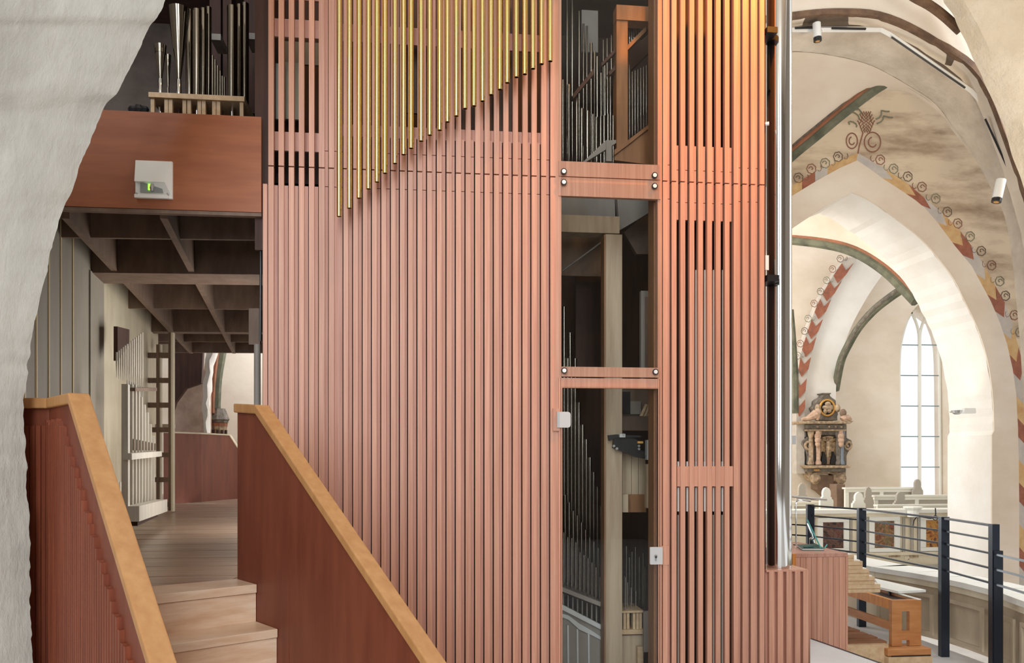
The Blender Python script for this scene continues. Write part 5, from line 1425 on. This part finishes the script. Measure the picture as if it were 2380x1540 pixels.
o = nb(1945, 1964, 1125, 1210, 15.9, .3, 'wooden_post', 'stone_brown', None); tag(o, 'brown wooden post under the carved epitaph', 'post')

# epitaph
YE = 16.45
EP = thing('epitaph', 'carved grey and tan wall epitaph with a crucifixion relief', 'monument', tuple(atY(1921, 1148, YE)))
e = lambda zx, zy: (1850 + zx / 5.92, 900 + zy / 5.92)
def ep(pts, Y, th, name, m):
    return MB().prism([atY(*e(*p), Y) for p in pts], (0, th, 0)).build(name, M[m], EP, bevel=.012)
def sym(l, c=455): return l + [(2 * c - x, y) for x, y in reversed(l)]
ep(sym([(300, 1210), (295, 1400), (360, 1440), (400, 1480), (440, 1500)], 435), YE + .05, .3, 'corbel', 'stone_brown')
ep(sym([(180, 1150), (185, 1230), (250, 1300), (330, 1290), (330, 1200), (380, 1185)], 435), YE - .02, .3, 'corbel_scroll', 'stone_tan')
for cx in (265, 620):
    c = atY(*e(cx, 1250), YE - .05); MB().ball(c, .12, .1, .13, 8, 6).build('cherub_head', M['stone_tan'], EP, smooth=True)
ep([(155, 1110), (690, 1110), (690, 1160), (155, 1160)], YE - .1, .5, 'frieze', 'stone_grey')
ep([(250, 1122), (330, 1122), (330, 1146), (250, 1146)], YE - .12, .03, 'gilt_plate', 'gilt')
ep([(125, 1072), (770, 1072), (745, 1108), (160, 1112)], YE - .2, .6, 'shelf', 'stone_tan')
# side volutes
volL = [(165, 1060), (170, 960), (150, 880), (110, 820), (85, 770), (95, 730), (140, 705), (165, 680), (260, 680), (260, 1060)]
ep(volL, YE, .3, 'volute', 'stone_grey')
ep([(700, 1060), (690, 960), (715, 900), (760, 830), (778, 780), (765, 725), (720, 705), (690, 680), (600, 680), (600, 1060)], YE, .3, 'volute', 'stone_grey')
for cx, sg in ((170, 1), (720, -1)):
    MB().tube([atY(*e(cx + sg * (58 - k * 2.2) * math.cos(k * .42), 790 + (72 - k * 3) * math.sin(k * .42)), YE - .02) for k in range(20)], .028, 6).build('scroll', M['stone_tan'], EP, smooth=True)
# body, columns, relief
ep([(155, 505), (700, 505), (700, 1070), (155, 1070)], YE + .1, .3, 'body', 'stone_grey')
ep(sym([(345, 1062), (345, 700), (390, 672), (450, 665)], 450), YE - .0, .12, 'relief_panel', 'relief')
for cx, m in ((205, 'stone_tan'), (305, 'stone_pink'), (625, 'stone_blue'), (580, 'stone_grey')):
    c0 = atY(*e(cx, 1062), YE - .04); zt_ = atY(*e(cx, 600), YE).z; H = zt_ - c0.z
    MB().rev((c0.x, c0.y, c0.z), [(.065, 0), (.065, .05), (.045, .09), (.05, H * .5), (.042, H - .14), (.065, H - .08), (.075, H)], 10).build('column', M[m], EP, smooth=True)
for cx in (300, 620):
    for (yy, rr_) in ((622, .05), (670, .075), (725, .07), (780, .06)):
        c = atY(*e(cx, yy), YE - .12); MB().ball(c, rr_, rr_ * .8, rr_ * 1.1, 8, 5).build('figure', M['stone_pink'], EP, smooth=True)
ep([(330, 598), (560, 598), (560, 655), (330, 655)], YE - .02, .1, 'carved_band', 'stone_grey')
# crucified figure and dark figures below
p = atY(*e(440, 740), YE - .04)
MB().tube([atY(*e(440, 1050), YE - .03), atY(*e(440, 690), YE - .03)], .03, 6).build('cross', M['stone_brown'], EP)
MB().tube([atY(*e(365, 715), YE - .04), atY(*e(440, 735), YE - .06), atY(*e(515, 715), YE - .04)], .022, 6).build('figure', M['stone_tan'], EP)
MB().tube([atY(*e(440, 740), YE - .06), atY(*e(440, 820), YE - .06), atY(*e(438, 960), YE - .05)], [.035, .045, .02], 8).build('figure', M['stone_tan'], EP, smooth=True)
c = atY(*e(432, 722), YE - .08); MB().ball(c, .025, .025, .032).build('figure', M['stone_brown'], EP, smooth=True)
for cx in (385, 520):
    ep([(cx - 40, 1055), (cx - 30, 980), (cx - 18, 940), (cx - 16, 885), (cx + 5, 880), (cx + 22, 930), (cx + 40, 1000), (cx + 38, 1055)], YE - .05, .06, 'dark_figure', 'nichedark')
# entablature and crowning cartouche
ep([(150, 505), (700, 505), (695, 575), (155, 575)], YE - .08, .4, 'entablature', 'stone_grey')
for cx in (460, 550, 630, 300): ep([(cx - 20, 540), (cx, 522), (cx + 20, 540), (cx, 560)], YE - .1, .03, 'lozenge', 'stone_tan')
ep([(150, 575), (705, 575), (690, 600), (165, 600)], YE - .14, .45, 'moulding', 'stone_tan')
ep([(65, 460), (795, 460), (750, 498), (80, 498)], YE - .24, .6, 'cornice', 'stone_tan')
ep([(330, 452), (300, 400), (245, 310), (232, 280), (270, 240), (275, 185), (310, 155), (345, 140), (372, 110), (372, 85), (470, 85), (470, 115), (505, 145), (550, 175), (555, 230), (595, 265), (598, 300), (570, 330), (585, 365), (570, 400), (575, 452)], YE - .05, .2, 'cartouche', 'stone_grey')
ep([(362, 74), (490, 74), (482, 92), (370, 92)], YE - .1, .28, 'cap', 'stone_grey')
MB().tube([atY(*e(430 + 98 * math.cos(t), 278 + 108 * math.sin(t)), YE - .06) for t in [2 * math.pi * k / 28 for k in range(28)]], .022, 6, closed=True).build('oval_frame', M['gilt'], EP, smooth=True)
MB().prism([atY(*e(430 + 94 * math.cos(t), 278 + 104 * math.sin(t)), YE - .055) for t in [2 * math.pi * k / 24 for k in range(24)]], (0, .02, 0)).build('oval_panel', M['nichedark'], EP)
for (x, y, a, b_) in ((440, 225, .07, .05), (420, 275, .10, .05), (480, 275, .06, .06), (455, 325, .06, .04), (400, 330, .04, .06)):
    MB().ball(atY(*e(x, y), YE - .07), a, .03, b_, 8, 5).build('figure', M['stone_tan'], EP, smooth=True)
for cx in (300, 570): MB().ball(atY(*e(cx, 285), YE - .07), .07, .05, .09, 8, 5).build('knob', M['stone_tan'], EP, smooth=True)
# reclining figure and seated cherub on the cornice
MB().tube([atY(*e(x, y), YE - .2) for x, y in ((80, 440), (150, 428), (215, 400), (270, 365), (305, 345))], [.03, .05, .075, .10, .06], 8).build('reclining_figure', M['stone_pink'], EP, smooth=True)
MB().tube([atY(*e(x, y), YE - .22) for x, y in ((310, 365), (300, 410), (290, 450))], [.04, .045, .03], 8).build('reclining_figure', M['stone_pink'], EP, smooth=True)
MB().ball(atY(*e(300, 340), YE - .22), .07, .06, .08, 8, 6).build('reclining_figure', M['stone_pink'], EP, smooth=True)
MB().tube([atY(*e(x, y), YE - .2) for x, y in ((650, 380), (665, 420), (640, 448))], [.05, .08, .07], 8).build('seated_cherub', M['stone_pink'], EP, smooth=True)
MB().tube([atY(*e(x, y), YE - .22) for x, y in ((665, 415), (715, 415), (760, 445))], [.06, .06, .03], 8).build('seated_cherub', M['stone_pink'], EP, smooth=True)
MB().ball(atY(*e(648, 350), YE - .2), .075, .07, .085, 8, 6).build('seated_cherub', M['stone_brown'], EP, smooth=True)

# track lights on the vault arch
TR = thing('light_track', 'white angular lighting track with dark slots along the arch', 'light track', tuple(atY(2150, 140, 8.2)))
tp = [(1780, 68), (2046, 68), (2068, 79), (2258, 211), (2283, 240), (2352, 414), (2420, 560)]
P8 = [atY(px, py, 8.18) for px, py in tp]
MB().tube(P8, .03, 4).build('track', M['white'], TR)
for (a, b_) in (((1848, 65), (1890, 64)), ((1933, 65.5), (2012, 67)), ((2072, 86), (2243, 204)), ((2290, 276), (2353, 414)), ((2368, 446), (2390, 500))):
    MB().tube([atY(*a, 8.145), atY(*b_, 8.145)], .013, 4).build('slot', M['black'], TR)
def track_spot(top, bot, r, label):
    a, c = atY(*top, 8.05), atY(*bot, 8.05); d = (c - a).normalized()
    t = thing('track_spotlight', label, 'spotlight', tuple(c), 'spotlights on the arch track')
    MB().tube([a, c], r, 16).build('housing', M['white'], t, smooth=True)
    MB().tube([c - d * .005, c + d * .035], r * 1.0, 16).build('rim', M['black'], t)
    MB().tube([c + d * .035, c + d * .037], r * .55, 12).build('lens', M['gilt'], t)
    m_ = (a * .7 + c * .3); MB().tube([m_, m_ + Vector((.10, .10, .02))], .014, 8).build('arm', M['white'], t)
track_spot((1898, 54), (1900, 88), .041, 'white cylindrical spotlight on the flat stretch of the arch track')
track_spot((2327, 418), (2317, 462), .050, 'white cylindrical spotlight low on the steep stretch of the arch track')
# flood lamps on the big pier
PLm = thing('pier_flood_lamp', 'pair of small white flood lamps on a bar fixed to the big pier', 'lamp', tuple(atY(2240, 962, 10.85)))
MB().tube([atY(2206, 957, 10.966), atY(2240, 957, 10.964), atY(2268, 956, 10.964)], .012, 6).build('bar', M['white'], PLm)
c = atY(2224, 958, 10.89); MB().rev((c.x, c.y, c.z - .03), [(.03, 0), (.06, .02), (.075, .06)], 12).build('lamp_head', M['steel'], PLm)
nb(2242, 2268, 948, 960, 10.87, .104, 'lamp_box', 'white', PLm)
spot('pier_flood', tuple(atY(2216, 944, 11.3)), tuple(atY(2262, 700, 11.6)), 5, (1.0, .86, .62), 100, .8, .05)
o = nb(1839, 1850, 1012, 1032, 10.0, .05, 'wall_box', 'whitegrey', None); tag(o, 'small pale grey box beside the joint of the polished pipe', 'box')
# dark painted shaft edge beside the polished pipe
o = MB().tube([atY(px, py, 14.5) for px, py in smooth_line([(1836, 720), (1842, 790), (1847, 870), (1848, 960)], 12)], .07, 8).build('trim_1', M['rib_green'], smooth=True); struct(o, 'dark painted shaft beside the polished pipe', 'trim')
